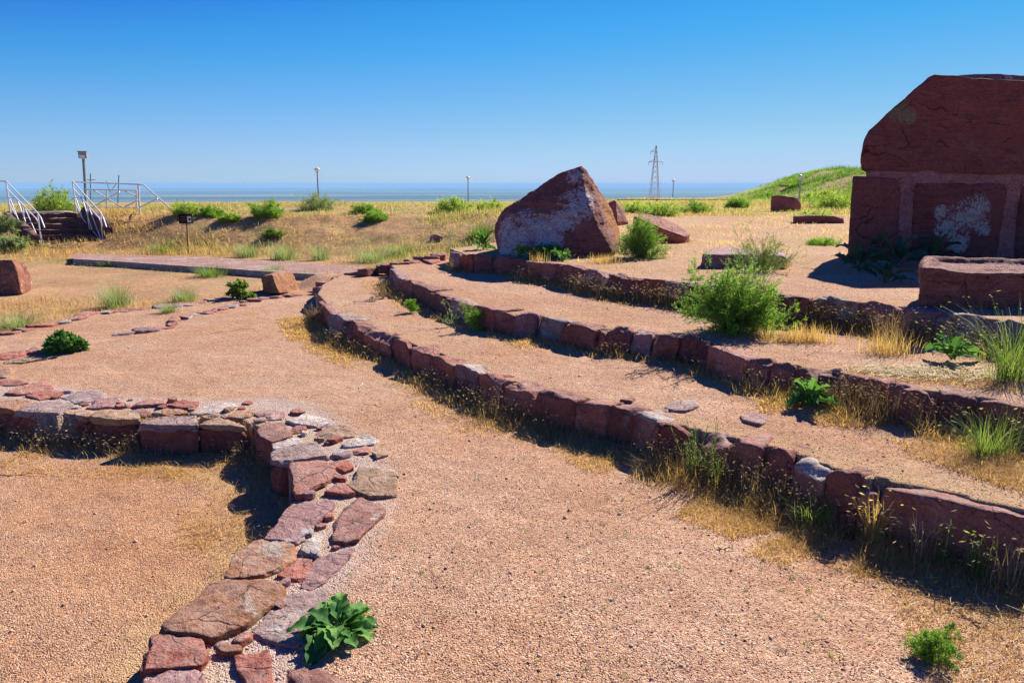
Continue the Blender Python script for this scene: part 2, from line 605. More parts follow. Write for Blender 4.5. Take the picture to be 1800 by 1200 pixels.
def mat_stone(name, c1, c2, pale=(.46, .38, .34), pale_amt=.5, pale_sc=5.0, vary=.25, blobs=(), blob_col=(.42, .40, .40), tint_patch=None, bands=.35, up=0.0, bump=.5, crack=3.5):
    t = NT(name)
    p = t.pos()
    n1 = t.noise(p, 4.0, 6, .62, .4)
    c = t.mix(t.ramp(n1, [(.32, 0.0), (.68, 1.0)]), c1, c2)
    bd = t.noise(t.vmul(p, (2.0, 2.0, 30.0)), 1.3, 4, .6, .3)
    c = t.mix(t.math('MULTIPLY', t.math('MULTIPLY', t.ramp(bd, [(.4, 0.0), (.65, 1.0)]), t.ramp(t.noise(p, 2.2, 3, .6), [(.40, 0.0), (.62, 1.0)])), bands), c, t.mix(1.0, c, (.52, .45, .47), 'MULTIPLY'))
    fine = t.noise(p, 70, 4, .7)
    c = t.mix(.55, c, t.mix(1.0, c, t.ramp(fine, [(.3, .45), (.55, 1.0), (.75, 1.35)]), 'MULTIPLY'))
    sp = t.vor(p, 36)
    c = t.mix(t.ramp(sp.outputs['Distance'], [(.06, .75), (.13, 0.0)]), c, t.mix(1.0, c, (.30, .26, .28), 'MULTIPLY'))
    oi = t.n('ShaderNodeObjectInfo').outputs['Random']
    c = t.mix(1.0, c, t.ramp(oi, [(0, (1 - vary, 1 - vary, 1 - vary * .8)), (.5, (1, 1, 1)), (1, (1 + vary, 1 + vary * .7, 1 + vary * .5))]), 'MULTIPLY')
    # dust and grit settled on level faces
    dz = t.n('ShaderNodeSeparateXYZ')
    t.l(t.n('ShaderNodeNewGeometry').outputs['Normal'], dz.inputs[0])
    df = t.math('MULTIPLY', t.ramp(dz.outputs[2], [(.72, 0.0), (.97, 1.0)]), t.ramp(t.noise(p, 12, 6, .7), [(.38, .10), (.66, .75)]))
    c = t.mix(df, c, (.46, .30, .235))
    # pale mineral crust and lichen
    ln = t.noise(p, pale_sc, 7, .68, .6)
    nz = t.n('ShaderNodeSeparateXYZ')
    t.l(t.n('ShaderNodeNewGeometry').outputs['Normal'], nz.inputs[0])
    lf = t.ramp(ln, [(.66 - .22 * pale_amt, 0.0), (.72 - .20 * pale_amt, 1.0)])
    lf = t.math('MULTIPLY', lf, t.ramp(fine, [(.30, .35), (.5, .95)]))
    if up:
        lf = t.math('MULTIPLY', lf, t.ramp(nz.outputs[2], [(.2, 1 - up), (.8, 1.0)]))
    c = t.mix(lf, c, pale)
    if blobs:
        tot = None
        for (ctr, rad) in blobs:
            o = t.n('ShaderNodeVectorMath', operation='DISTANCE')
            t.l(p, o.inputs[0])
            o.inputs[1].default_value = [float(q) for q in ctr]
            d = t.math('SUBTRACT', 1.0, t.math('DIVIDE', o.outputs['Value'], rad), True)
            tot = d if tot is None else t.math('MAXIMUM', tot, d)
        bn = t.noise(t.vmul(p, (1, 1, .8)), 20, 10, .76, 1.6)
        bn2 = t.noise(p, 4.5, 4, .6)
        k = t.math('ADD', t.math('ADD', t.math('MULTIPLY', tot, .30), t.math('MULTIPLY', bn, 1.75)), t.math('MULTIPLY', bn2, .55))
        bf = t.ramp(t.math('DIVIDE', k, 1.5), [(1.20 / 1.5, 0.0), (1.25 / 1.5, 1.0)])
        bf = t.math('MULTIPLY', bf, t.ramp(tot, [(0, 0.0), (.06, 1.0)]))
        c = t.mix(t.math('MULTIPLY', bf, .92), c, t.mix(fine, blob_col, [v * .72 for v in blob_col]))
    if tint_patch:
        ctr, rad, col = tint_patch
        o = t.n('ShaderNodeVectorMath', operation='DISTANCE')
        t.l(p, o.inputs[0])
        o.inputs[1].default_value = [float(q) for q in ctr]
        d = t.math('SUBTRACT', 1.0, t.math('DIVIDE', o.outputs['Value'], rad), True)
        k = t.math('ADD', d, t.math('SUBTRACT', t.noise(p, 9, 6, .7), .5))
        c = t.mix(t.ramp(k, [(.15, 0.0), (.5, .9)]), c, col)
    mot = t.noise(p, 17, 7, .72, .5)
    c = t.mix(.6, c, t.mix(1.0, c, t.ramp(mot, [(.30, .55), (.50, 1.0), (.70, 1.40)]), 'MULTIPLY'))
    nc_ = t.n('ShaderNodeTexNoise')
    t.l(p, nc_.inputs['Vector'])
    nc_.inputs['Scale'].default_value = 6
    nc_.inputs['Detail'].default_value = 5
    wv2 = t.n('ShaderNodeVectorMath', operation='ADD')
    t.l(p, wv2.inputs[0])
    t.l(t.vmul(nc_.outputs['Color'], (.16, .16, .16)), wv2.inputs[1])
    ck = t.vor(t.vmul(wv2.outputs[0], (1, 1, 2.2)), crack, 'DISTANCE_TO_EDGE')
    ckl = t.math('MULTIPLY', t.ramp(ck.outputs['Distance'], [(.0, 1.0), (.022, 0.0)]), t.ramp(t.noise(p, 3.0, 3, .6), [(.46, 0.0), (.58, .85)]))
    c = t.mix(ckl, c, t.mix(1.0, c, (.22, .18, .18), 'MULTIPLY'))
    h = t.math('ADD', t.noise(p, 24, 8, .68), t.math('MULTIPLY', fine, .5))
    h = t.math('SUBTRACT', h, t.math('MULTIPLY', ckl, .5))
    nb = t.bump(h, min(1.0, bump * 1.5), .035)
    cr = t.noise(t.vmul(p, (1, 1, 2.6)), 9, 6, .7, .8)
    nb = t.bump(cr, min(1.0, bump * 1.2), .06, nb)
    return t.done(t.pbr(c, .88, nb, .22))


def mat_leaf(name, stops, trans=.35, rough=.55, sat=None, spec=.3):
    t = NT(name)
    a = t.attr('rnd')
    nz = t.noise(t.pos(), 9, 3, .6)
    f = t.math('ADD', t.math('MULTIPLY', a, .72), t.math('MULTIPLY', nz, .30), True)
    c = t.ramp(f, stops)
    d = t.pbr(c, rough, None, spec)
    if not trans:
        return t.done(d)
    tr = t.n('ShaderNodeBsdfTranslucent')
    t.l(t.mix(1.0, c, (1.25, 1.25, .75), 'MULTIPLY'), tr.inputs['Color'])
    m = t.n('ShaderNodeMixShader')
    m.inputs[0].default_value = trans
    t.l(d, m.inputs[1])
    t.l(tr.outputs[0], m.inputs[2])
    return t.done(m.outputs[0])


def mat_plain(name, col, rough=.6, metal=0.0, spec=.4, nsc=12, var=.25):
    t = NT(name)
    n = t.noise(t.pos(), nsc, 5, .65)
    c = t.mix(t.ramp(n, [(.35, 0.0), (.75, 1.0)]), col, [v * (1 - var) for v in col])
    return t.done(t.pbr(c, rough, None, spec, metal))


M = {}
M['ground'] = mat_ground()
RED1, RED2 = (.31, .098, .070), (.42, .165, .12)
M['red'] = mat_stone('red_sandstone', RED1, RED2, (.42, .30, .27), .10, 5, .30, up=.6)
M['red_top'] = mat_stone('weathered_red_sandstone', (.36, .118, .083), (.48, .215, .16), (.54, .43, .36), .25, 6, .28, up=.5)
M['crust'] = mat_stone('pale_crusted_sandstone', (.27, .09, .07), (.36, .17, .14), (.56, .47, .40), 1.0, 4, .15, up=.85)
M['mauve'] = mat_stone('mauve_sandstone', (.36, .16, .155), (.47, .26, .25), (.54, .44, .43), .45, 5, .2)
M['grey'] = mat_stone('grey_mauve_stone', (.34, .225, .21), (.42, .32, .30), (.50, .43, .39), .5, 5, .15)
M['white'] = mat_stone('chalky_white_stone', (.50, .40, .34), (.62, .53, .45), (.70, .63, .55), .8, 7, .1, bands=.25)
M['orange'] = mat_stone('orange_lichened_sandstone', (.40, .16, .07), (.50, .25, .12), (.50, .42, .34), .62, 4, .2)
M['tan'] = mat_stone('tan_sandstone', (.44, .25, .13), (.52, .34, .20), (.55, .46, .34), .4, 5, .15)
M['brick'] = mat_stone('brick_red_sandstone', (.42, .095, .058), (.50, .15, .095), (.45, .28, .22), .15, 5, .15)
M['block'] = mat_stone('dark_maroon_masonry', (.33, .105, .085), (.42, .15, .125), (.50, .36, .33), .08, 5, .12, bands=.35, bump=.9, crack=1.6)
M['mortar'] = mat_stone('pink_mortar', (.52, .22, .20), (.62, .29, .26), (.64, .35, .31), .3, 14, .05, bands=.05, bump=.8)
M['concrete'] = mat_stone('weathered_concrete', (.42, .34, .29), (.50, .41, .35), (.56, .48, .42), .4, 3, .1)
M['paving'] = mat_stone('red_paving', (.34, .155, .12), (.44, .25, .20), (.52, .40, .34), .55, 1.6, .1)
G_BRIGHT = [(0, (.04, .10, .014)), (.3, (.11, .24, .028)), (.65, (.22, .39, .05)), (1, (.44, .54, .16))]
G_MID = [(0, (.045, .09, .02)), (.4, (.12, .21, .04)), (.75, (.25, .34, .08)), (1, (.46, .46, .18))]
G_GREY = [(0, (.10, .14, .06)), (.4, (.22, .29, .13)), (.75, (.36, .42, .20)), (1, (.54, .52, .28))]
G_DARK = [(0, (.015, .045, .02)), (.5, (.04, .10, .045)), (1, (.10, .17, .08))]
G_DRY = [(0, (.22, .12, .045)), (.3, (.46, .285, .11)), (.6, (.63, .44, .19)), (.88, (.80, .58, .24)), (.94, (.50, .48, .13)), (1, (.34, .42, .09))]
G_FIELD = [(0, (.24, .14, .06)), (.25, (.46, .275, .11)), (.55, (.62, .42, .18)), (.74, (.68, .51, .26)), (.80, (.40, .40, .14)), (1, (.20, .32, .08))]
G_STALK = [(0, (.10, .055, .03)), (.35, (.24, .15, .075)), (.7, (.44, .31, .17)), (1, (.62, .50, .32))]
M['g_bright'] = mat_leaf('bright_foliage', G_BRIGHT, .52)
M['g_hill'] = mat_leaf('sunlit_scrub', [(0, (.10, .17, .03)), (.4, (.23, .36, .055)), (.75, (.38, .48, .11)), (1, (.54, .56, .22))], .66)  # lighter green for skyline bushes, backlit glow put into the colour
M['g_mid'] = mat_leaf('mid_green_foliage', G_MID, .5)
M['g_grey'] = mat_leaf('grey_green_foliage', G_GREY, .5)
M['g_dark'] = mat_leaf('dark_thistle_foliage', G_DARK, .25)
M['g_dry'] = mat_leaf('withered_grass', G_DRY, .5, .8, None, .1)
M['g_field'] = mat_leaf('golden_field_grass', G_FIELD, .45, .8, None, .1)
M['g_stalk'] = mat_leaf('dead_seed_stalks', G_STALK, .2, .85, None, .1)
M['leaf'] = mat_leaf('broad_leaf', [(0, (.035, .105, .025)), (.4, (.075, .20, .045)), (.75, (.14, .31, .07)), (1, (.34, .44, .13))], .32, .65, None, .12)
M['stem'] = mat_leaf('green_stem', [(0, (.10, .14, .04)), (.5, (.20, .26, .08)), (1, (.36, .36, .16))], .15, .6)
M['straw'] = mat_leaf('pale_straw', [(0, (.40, .28, .12)), (.5, (.62, .48, .24)), (1, (.78, .68, .44))], .2, .7)
M['twig'] = mat_leaf('dead_twig', [(0, (.06, .035, .02)), (1, (.16, .10, .06))], 0, .9)
M['rail'] = mat_plain('white_painted_steel', (.80, .80, .78), .45, 0, .5, 9, .22)
M['steel'] = mat_plain('galvanised_steel', (.30, .32, .34), .5, .3, .5)
M['pylon'] = mat_plain('hazed_pylon_steel', (.55, .58, .62), .6, .2, .4)  # steel lightened to grey-blue, distance haze put into the colour
M['dark'] = mat_plain('dark_iron', (.045, .05, .055), .6, 0, .4)
M['pole'] = mat_plain('grey_painted_pole', (.20, .23, .26), .5, 0, .4)
M['pole_pale'] = mat_plain('pale_concrete_pole', (.52, .54, .52), .7, 0, .3)
M['globe'] = mat_plain('white_opal_globe', (.78, .80, .82), .25, 0, .5, 3, .05)
M['sign'] = mat_plain('dark_sign_face', (.012, .014, .013), .8, 0, .1)
M['signpale'] = mat_plain('pale_sign_print', (.60, .60, .54), .5, 0, .3)
M['rust'] = mat_plain('rusty_post', (.18, .11, .075), .8, 0, .3)
M['pebble'] = None


def mat_pebble():
    t = NT('loose_pebbles')
    c = t.ramp(t.attr('rnd'), [(0, (.26, .12, .085)), (.2, (.44, .24, .16)), (.5, (.56, .35, .235)), (.8, (.66, .46, .33)), (1, (.76, .62, .50))])
    return t.done(t.pbr(c, .9, None, .2))


M['pebble'] = mat_pebble()


def mat_far():
    t = NT('steppe_fields')
    p = t.pos()
    n = t.noise(t.vmul(p, (.00012, .0006, 1)), 1.0, 5, .6, .3)
    v = t.vor(t.vmul(p, (.00028, .0009, 0)), 1.0)
    sep = t.n('ShaderNodeSeparateColor')
    t.l(v.outputs['Color'], sep.inputs[0])
    c = t.ramp(sep.outputs[0], [(0, (.04, .07, .04)), (.3, (.08, .14, .07)), (.55, (.16, .22, .11)), (.8, (.30, .28, .18)), (1, (.07, .17, .15))])
    c = t.mix(t.ramp(n, [(.4, 0.0), (.6, .8)]), c, (.04, .06, .045))
    return t.done(t.pbr(c, .95, None, .1))


M['far'] = mat_far()
# ------------------------------------------------------------------ ground sheet
def build_ground():
    th_d = np.radians(np.linspace(-50, 50, 760))
    th_o = np.radians(np.linspace(50, 310, 150)[1:-1])
    th = np.concatenate([th_d, th_o])
    r = [0.35]
    while r[-1] < 60:
        r.append(r[-1] * 1.0103)
    while r[-1] < 2300:
        r.append(r[-1] * 1.045)
    r = np.array(r)
    T, RR = np.meshgrid(th, r)
    x = (RR * np.sin(T)).ravel()
    y = (RR * np.cos(T)).ravel()
    z = gz(x, y)
    nt, nr = len(th), len(r)
    i, j = np.meshgrid(np.arange(nr - 1), np.arange(nt), indexing='ij')
    j2 = (j + 1) % nt
    F = np.stack([i * nt + j, i * nt + j2, (i + 1) * nt + j2, (i + 1) * nt + j], -1).reshape(-1, 4)[:, ::-1]
    near = (np.abs(x) < 25) & (y < 40) & (y > -12)
    ins = inpoly(x, y, AMPH)
    t3 = inpoly(x, y, T3P)
    d = np.full(x.shape, 9.0)
    for P in (W1, W2, W3, PIT_L):
        d[near] = np.minimum(d[near], dline(x[near], y[near], P))
    nn = n2(x, y, 1.6, 12, 3)
    rightside = sstep(.6, 2.2, x) * sstep(4.5, 3.0, y)
    dry = sstep(.42 + .40 * rightside, .03, d + nn * .22) * (.75 + .25 * rightside)
    inpit = inpoly(x, y, PITP)
    dry = np.where(inpit & near, np.maximum(dry, sstep(.55, .05, d + nn * .35)), dry)
    dry = np.maximum(dry, sstep(.25, .6, nn) * .30 * ins)
    # terrace three: thin withered growth behind the boulder and stones
    t3f = t3 * sstep(6.5, 9.5, y + nn * 1.2)
    dry = np.maximum(dry, t3f * .45)
    fld = np.where(ins | t3, 0.0, 1.0)
    drim = np.full(x.shape, 9.0)
    drim[near] = dline(x[near], y[near], RIM)
    fld = np.where(~ins & ~t3, sstep(.0, .8, drim) * np.where((x < -3.5) & (y < 17) , .62, 1.0), fld)
    fld = np.where(t3 & (y > 20), sstep(20, 27, y) * .9, fld)
    grn = sstep(.12, .45, n2(x, y, .45, 40, 3)) * sstep(21, 26, y) * .7
    grn = np.maximum(grn, t3 * sstep(.22, .5, n2(x, y, 1.1, 44, 3)) * sstep(8.5, 13, y) * .45)
    mort = np.zeros(x.shape)
    dp_ = dline(x[near], y[near], PIT_L)
    mort[near] = np.where(inpit[near], 0, sstep(.62, .40, dp_))
    o = make('ground', np.stack([x, y, z], 1), F, M['ground'], smooth=True, attrs={'dry': dry, 'fld': fld, 'grn': grn, 'pitf': inpit * near * 1.0, 'mort': mort})
    tag(o, kind='structure')


build_ground()

# far plain below the hill
a = np.linspace(0, 2 * np.pi, 181)[:-1]
rr = np.array([900., 2500., 6000., 14000., 26000., 36000.])
A, B = np.meshgrid(a, rr)
Vp = np.stack([B.ravel() * np.sin(A.ravel()), B.ravel() * np.cos(A.ravel()), np.full(A.size, -150.)], 1)
i, j = np.meshgrid(np.arange(len(rr) - 1), np.arange(180), indexing='ij')
Fp = np.stack([i * 180 + j, i * 180 + (j + 1) % 180, (i + 1) * 180 + (j + 1) % 180, (i + 1) * 180 + j], -1).reshape(-1, 4)[:, ::-1]
tag(make('plain', Vp, Fp, M['far']), kind='structure')

# ------------------------------------------------------------------ terrace walls, stone by stone
rng = np.random.default_rng(7)


def blockwall(name, PX, ztop, zbase, label, seed, pick, dep=(.24, .34), drops=None):
    P = [G(a, b, ztop + .015) for a, b in PX]
    o = thing(name, (P[0][0], P[0][1], zbase), label, 'stone wall')
    rg = np.random.default_rng(seed)
    for k in range(len(P) - 1):
        a, b = P[k].copy(), P[k + 1].copy()
        t = b[:2] - a[:2]
        L = np.linalg.norm(t)
        t /= L
        n = np.array([-t[1], t[0]])
        if n[0] + n[1] < 0:
            n = -n
        gap = rg.uniform(-.014, .009)
        dp = rg.uniform(*dep)
        jit = rg.uniform(-.018, .018)
        a2 = a[:2] + t * gap + n * jit
        b2 = b[:2] - t * gap + n * (jit + rg.uniform(-.014, .014))
        za = ztop + .012 + rg.uniform(-.02, .016)
        zb = ztop + .012 + rg.uniform(-.02, .016)
        zd = (drops or {}).get(k, 0)
        za -= zd
        zb -= zd
        pts = []
        for (q, zz) in ((a2, za), (b2, zb)):
            pts.append([*q, zz])
            pts.append([*(q - n * rg.uniform(.0, .03) + t * rg.uniform(-.015, .015)), zbase - .20])
            qb = q + n * (dp + rg.uniform(-.03, .06)) + t * rg.uniform(-.03, .03)
            pts.append([*qb, zz - rg.uniform(.02, .055)])
            pts.append([*qb, zbase - .20])
        m = (a2 + b2) / 2
        pts.append([*(m - n * rg.uniform(.0, .022)), (zbase + ztop) / 2 + rg.uniform(-.05, .05)])
        pts.append([*(a2 + (b2 - a2) * rg.uniform(.25, .75) + n * rg.uniform(-.004, .03)), max(za, zb) + rg.uniform(.0, .014)])
        for q in range(2):
            pts.append([*(a2 + (b2 - a2) * rg.uniform(.1, .9) + n * rg.uniform(.02, .10)), max(za, zb) + rg.uniform(-.01, .022)])
        V, F = rock(pts, 24 if L > .25 else 16, seed * 100 + k, .017, 8.0, 80, .014, .07)
        mk = pick(k, rg)
        make('wall_stone', V, F, M[mk], o, smooth=True)
    return o


def pickfrom(opts, w, special):
    def f(k, rg):
        c = opts[int(rg.choice(len(opts), p=w))]
        return special.get(k, c)
    return f


blockwall('terrace_wall', W1px, Z1, 0.0, 'lowest curving terrace wall of red stone blocks with dry grass along its foot', 3,
          pickfrom(['red_top', 'red', 'mauve'], [.45, .45, .10], {1: 'grey', 2: 'red', 7: 'crust', 8: 'red_top', 9: 'red_top', 10: 'red', 13: 'crust', 17: 'red', 18: 'crust', 21: 'red_top', 22: 'red', 23: 'red'}), (.26, .38), {20: .05})
blockwall('terrace_wall', W2px, Z2, Z1, 'middle curving terrace wall of red stone blocks between two gravel steps', 4,
          pickfrom(['red_top', 'red', 'mauve'], [.5, .35, .15], {7: 'mauve', 8: 'grey', 10: 'red', 13: 'red', 5: 'red', 17: 'red', 21: 'red_top'}), (.24, .36))
blockwall('terrace_wall', W3px, Z3, Z2, 'uppermost curving terrace wall of upright red blocks below the big boulder', 5,
          pickfrom(['red', 'red_top', 'mauve', 'brick'], [.45, .3, .15, .10], {11: 'crust', 9: 'brick', 16: 'red_top', 17: 'mauve', 18: 'grey', 19: 'grey', 15: 'orange', 20: 'mauve'}), (.20, .30))

# ------------------------------------------------------------------ paved wall head round the sunken pit: every paving stone traced
C1 = lambda c: [(380 + a / 3.75, 680 + b / 3.75) for a, b in c]
C2 = lambda c: [(220 + a / 3.75, 880 + b / 3.75) for a, b in c]
C6 = lambda c: [(a / 3.75, 520 + b / 3.75) for a, b in c]
SL = [  # outline, material, tall (reaches down to the pit floor), lift
    (C1([(465, 222), (560, 170), (690, 185), (772, 225), (760, 248), (650, 260), (560, 240)]), 'white', 0, .02),
    (C1([(265, 280), (330, 222), (430, 225), (495, 320), (375, 348), (290, 320)]), 'red_top', 1, .02),
    (C1([(490, 272), (545, 235), (595, 265), (590, 290), (500, 292)]), 'brick', 0, .025),
    (C1([(650, 302), (780, 245), (905, 260), (900, 310), (700, 338)]), 'tan', 0, .03),
    (C1([(250, 165), (330, 145), (450, 165), (430, 210), (340, 214), (270, 195)]), 'mauve', 0, .02),
    (C1([(375, 355), (550, 330), (577, 350), (480, 380), (395, 398)]), 'white', 0, .02),
    (C1([(370, 432), (420, 397), (650, 362), (667, 420), (715, 447), (560, 472), (430, 492), (378, 470)]), 'grey', 1, .035),
    (C1([(820, 380), (990, 312), (1055, 350), (1020, 372), (850, 386)]), 'white', 0, .02),
    (C1([(840, 425), (1000, 384), (1020, 430), (930, 442)]), 'red_top', 0, .0),
    (C1([(1030, 430), (1130, 410), (1140, 440), (1060, 460)]), 'tan', 0, .005),
    (C1([(495, 512), (700, 482), (768, 530), (740, 602), (560, 692), (525, 690)]), 'red_top', 1, .03),
    (C1([(720, 480), (880, 467), (900, 530), (850, 552)]), 'brick', 0, .015),
    (C1([(915, 592), (950, 522), (1160, 540), (1182, 575), (930, 606)]), 'tan', 0, .035),
    (C1([(850, 640), (930, 612), (1172, 592), (1175, 692), (1000, 706), (900, 664)]), 'tan', 0, .03),
    (C1([(722, 690), (800, 622), (855, 644), (905, 690), (850, 702)]), 'red_top', 0, .015),
    (C1([(345, 980), (430, 862), (500, 772), (560, 742), (782, 752), (700, 852), (640, 902), (540, 962), (520, 998)]), 'mauve', 1, .03),
    (C1([(760, 932), (860, 762), (960, 727), (1110, 765), (1090, 832), (1010, 902), (940, 1002), (830, 1030), (775, 1000)]), 'red_top', 0, .02),
    (C1([(545, 1072), (620, 992), (700, 932), (715, 962), (650, 1097)]), 'white', 0, .02),
    (C2([(670, 472), (740, 362), (840, 262), (960, 247), (1110, 302), (1080, 402), (900, 472), (700, 492)]), 'orange', 1, .02),
    (C2([(1005, 482), (1120, 372), (1240, 362), (1170, 512)]), 'brick', 0, .02),
    (C2([(1165, 542), (1185, 452), (1262, 372), (1490, 312), (1470, 372), (1330, 512), (1230, 562)]), 'mauve', 0, .015),
    (C2([(245, 842), (420, 690), (520, 602), (600, 502), (830, 507), (1020, 572), (990, 642), (780, 782), (600, 852), (585, 868)]), 'orange', 1, .035),
    (C2([(790, 882), (960, 722), (1060, 622), (1320, 592), (1250, 702), (1170, 960), (960, 942)]), 'grey', 0, .01),
    (C2([(985, 682), (1010, 642), (1055, 672), (1020, 692)]), 'red', 0, .03),
    (C2([(115, 1092), (135, 982), (190, 882), (380, 872), (500, 922), (520, 1012), (480, 1077), (250, 1092)]), 'brick', 1, .03),
    (C2([(120, 1240), (160, 1170), (280, 1125), (400, 1105), (500, 1112), (570, 1210), (540, 1290), (200, 1320)]), 'mauve', 1, .025),
    (C2([(715, 1012), (930, 982), (950, 1082), (985, 1230), (790, 1250), (720, 1102)]), 'brick', 0, .03),
    (C2([(1030, 1102), (1070, 1052), (1250, 1047), (1340, 1122), (1480, 1200), (1300, 1250), (1100, 1215)]), 'red', 0, .01),
    (C2([(560, 700 + 230), (640, 905), (700, 930), (690, 985), (620, 1010)]), 'grey', 0, .0),
    (C6([(-120, 700), (0, 690), (100, 670), (205, 692), (180, 735), (100, 752), (0, 722)]), 'orange', 1, .03),
    (C6([(105, 752), (240, 692), (430, 682), (480, 712), (380, 762), (250, 762)]), 'grey', 1, .03),
    (C6([(400, 765), (560, 742), (612, 780), (560, 792)]), 'orange', 1, .02),
    (C6([(600, 785), (680, 747), (880, 762), (905, 800), (780, 806), (620, 797)]), 'tan', 1, .03),
    (C6([(580, 732), (640, 682), (790, 672), (740, 722), (640, 732)]), 'mauve', 0, .03),
    (C6([(855, 722), (960, 682), (1080, 677), (1090, 712), (960, 718)]), 'red_top', 0, .035),
    (C6([(1092, 716), (1200, 682), (1300, 702), (1280, 736), (1190, 732)]), 'brick', 0, .03),
    (C6([(1255, 768), (1400, 707), (1540, 705), (1552, 722), (1420, 762), (1300, 777)]), 'white', 0, .03),
    (C6([(1010, 772), (1100, 732), (1250, 752), (1240, 777), (1100, 782)]), 'orange', 0, .015),
    (C6([(930, 835), (1050, 792), (1270, 792), (1285, 842), (1130, 846)]), 'grey', 1, .03),
    (C6([(1300, 838), (1420, 800), (1530, 822), (1620, 862), (1480, 850)]), 'tan', 1, .02),
    (C6([(420, 662), (560, 612), (690, 642), (640, 682), (500, 702)]), 'grey', 0, .01),
    (C6([(180, 657), (300, 622), (420, 632), (380, 662), (260, 682)]), 'brick', 0, .02),
    (C6([(45, 637), (170, 582), (290, 567), (340, 602), (300, 627), (130, 647)]), 'red_top', 0, .035),
    (C6([(-60, 560), (0, 538), (90, 545), (182, 572), (100, 584), (0, 580)]), 'brick', 0, .03),
    (C6([(-40, 480), (0, 462), (80, 470), (60, 522), (0, 532)]), 'orange', 0, .01),
    (C6([(-60, 395), (0, 377), (100, 357), (180, 372), (100, 402), (0, 412)]), 'brick', 0, .03),
    (C6([(10, 442), (100, 402), (270, 397), (300, 412), (150, 437)]), 'tan', 0, .01),
    (C6([(175, 357), (230, 332), (300, 352), (300, 372), (200, 377)]), 'red', 0, .03),
    (C6([(1500, 792), (1560, 752), (1640, 747), (1680, 772), (1600, 802)]), 'orange', 0, .02),
    (C6([(840, 747), (930, 737), (1000, 762), (960, 790), (880, 782)]), 'red', 0, .01),
    (C6([(-420, 705), (-280, 650), (-140, 660), (-130, 715), (-260, 735)]), 'mauve', 1, .03),
    (C6([(-700, 690), (-600, 640), (-440, 645), (-430, 700), (-560, 720)]), 'red_top', 1, .03),
    (C6([(-330, 620), (-200, 580), (-60, 600), (-90, 640), (-240, 650)]), 'brick', 0, .03),
]
pw = thing('pit_wall', (*G(470, 830, 0)[:2], ZP), 'low wall round the sunken pit, its top paved with mixed red, tan and white slabs', 'stone wall')
for k, (px, mk, tall, lift) in enumerate(SL):
    lift *= .55
    cpx = np.mean(px, 0)
    px = [tuple(cpx + (np.array(q) - cpx) * 1.11) for q in px]
    if not tall:
        lift = lift * .35
    poly = [G(a, b, lift + .012)[:2] for a, b in px]
    P = prismpts(poly, -.02 if tall else -.05, lift + .012, .02)
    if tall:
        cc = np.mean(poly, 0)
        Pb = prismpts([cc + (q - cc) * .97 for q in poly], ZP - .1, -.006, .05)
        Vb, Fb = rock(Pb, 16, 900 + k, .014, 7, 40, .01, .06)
        make('face_stone', Vb, Fb, M['red'], pw, smooth=True)  # dark red instead of the slab's colour, standing in for the face's shade
    rg = np.random.default_rng(k)
    P[:, 2] += np.where(P[:, 2] > -.04, rg.uniform(-.008, .006, len(P)), 0)
    V, F = rock(P, 34 if len(px) > 5 else 22, 300 + k, .013, 9, 60, .008, .05)
    make('wall_stone', V, F, M[mk], pw, smooth=True)

polys_ = [np.array([G(a, b, .01)[:2] for a, b in px]) for px, mk, tall, lift in SL]
rg = np.random.default_rng(5)
fq = along_xy = None
seg_ = [np.linalg.norm(PIT_L[i + 1][:2] - PIT_L[i][:2]) for i in range(2, len(PIT_L) - 2)]
nfill = 0
for t_ in range(900):
    i = 2 + int(rg.choice(len(seg_), p=np.array(seg_) / sum(seg_)))
    A_, B_ = PIT_L[i][:2], PIT_L[i + 1][:2]
    tv = (B_ - A_) / np.linalg.norm(B_ - A_)
    nv = np.array([-tv[1], tv[0]])
    if nv.sum() < 0:
        nv = -nv
    q = A_ + (B_ - A_) * rg.random() + nv * rg.uniform(.06, .44)
    rad = rg.uniform(.025, .075)
    if any(inpoly(np.array([q[0] + dx]), np.array([q[1] + dy]), P_)[0] for P_ in polys_ for dx, dy in ((0, 0), (rad, 0), (-rad, 0), (0, rad), (0, -rad))):
        continue
    if inpoly(q[:1], q[1:2], PITP)[0]:
        continue
    an = np.arange(6) * 1.047 + rg.uniform(-.3, .3, 6)
    el_ = rg.uniform(.5, 1)
    ro = rg.uniform(0, 3.14)
    pq = np.stack([np.cos(an) * rad, np.sin(an) * rad * el_], 1)
    pq = q + np.stack([pq[:, 0] * math.cos(ro) - pq[:, 1] * math.sin(ro), pq[:, 0] * math.sin(ro) + pq[:, 1] * math.cos(ro)], 1)
    polys_.append(pq)
    V, F = rock(prismpts(pq, -.04, rg.uniform(.012, .028), .03), 9, 700 + t_, .006, 12, 50)
    make('wall_stone', V, F, M[['red_top', 'brick', 'mauve', 'grey', 'tan', 'orange', 'white'][int(rg.choice(7, p=[.3, .15, .2, .1, .1, .1, .05]))]], pw, smooth=True)
    nfill += 1
    if nfill >= 38:
        break
fp = [PITpx[0]]
for q0, q1 in zip(PITpx[:-3], PITpx[1:-2]):
    L_ = np.linalg.norm(G(*q0) - G(*q1))
    nn_ = max(1, int(round(L_ / .42)))
    fp += [(q0[0] + (q1[0] - q0[0]) * (k + 1) / nn_, q0[1] + (q1[1] - q0[1]) * (k + 1) / nn_) for k in range(nn_)]
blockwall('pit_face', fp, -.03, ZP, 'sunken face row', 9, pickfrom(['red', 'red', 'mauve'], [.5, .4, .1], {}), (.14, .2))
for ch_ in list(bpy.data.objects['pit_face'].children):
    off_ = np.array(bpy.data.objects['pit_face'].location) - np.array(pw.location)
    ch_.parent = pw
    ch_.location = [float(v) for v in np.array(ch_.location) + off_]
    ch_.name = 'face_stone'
bpy.data.objects.remove(bpy.data.objects['pit_face'])

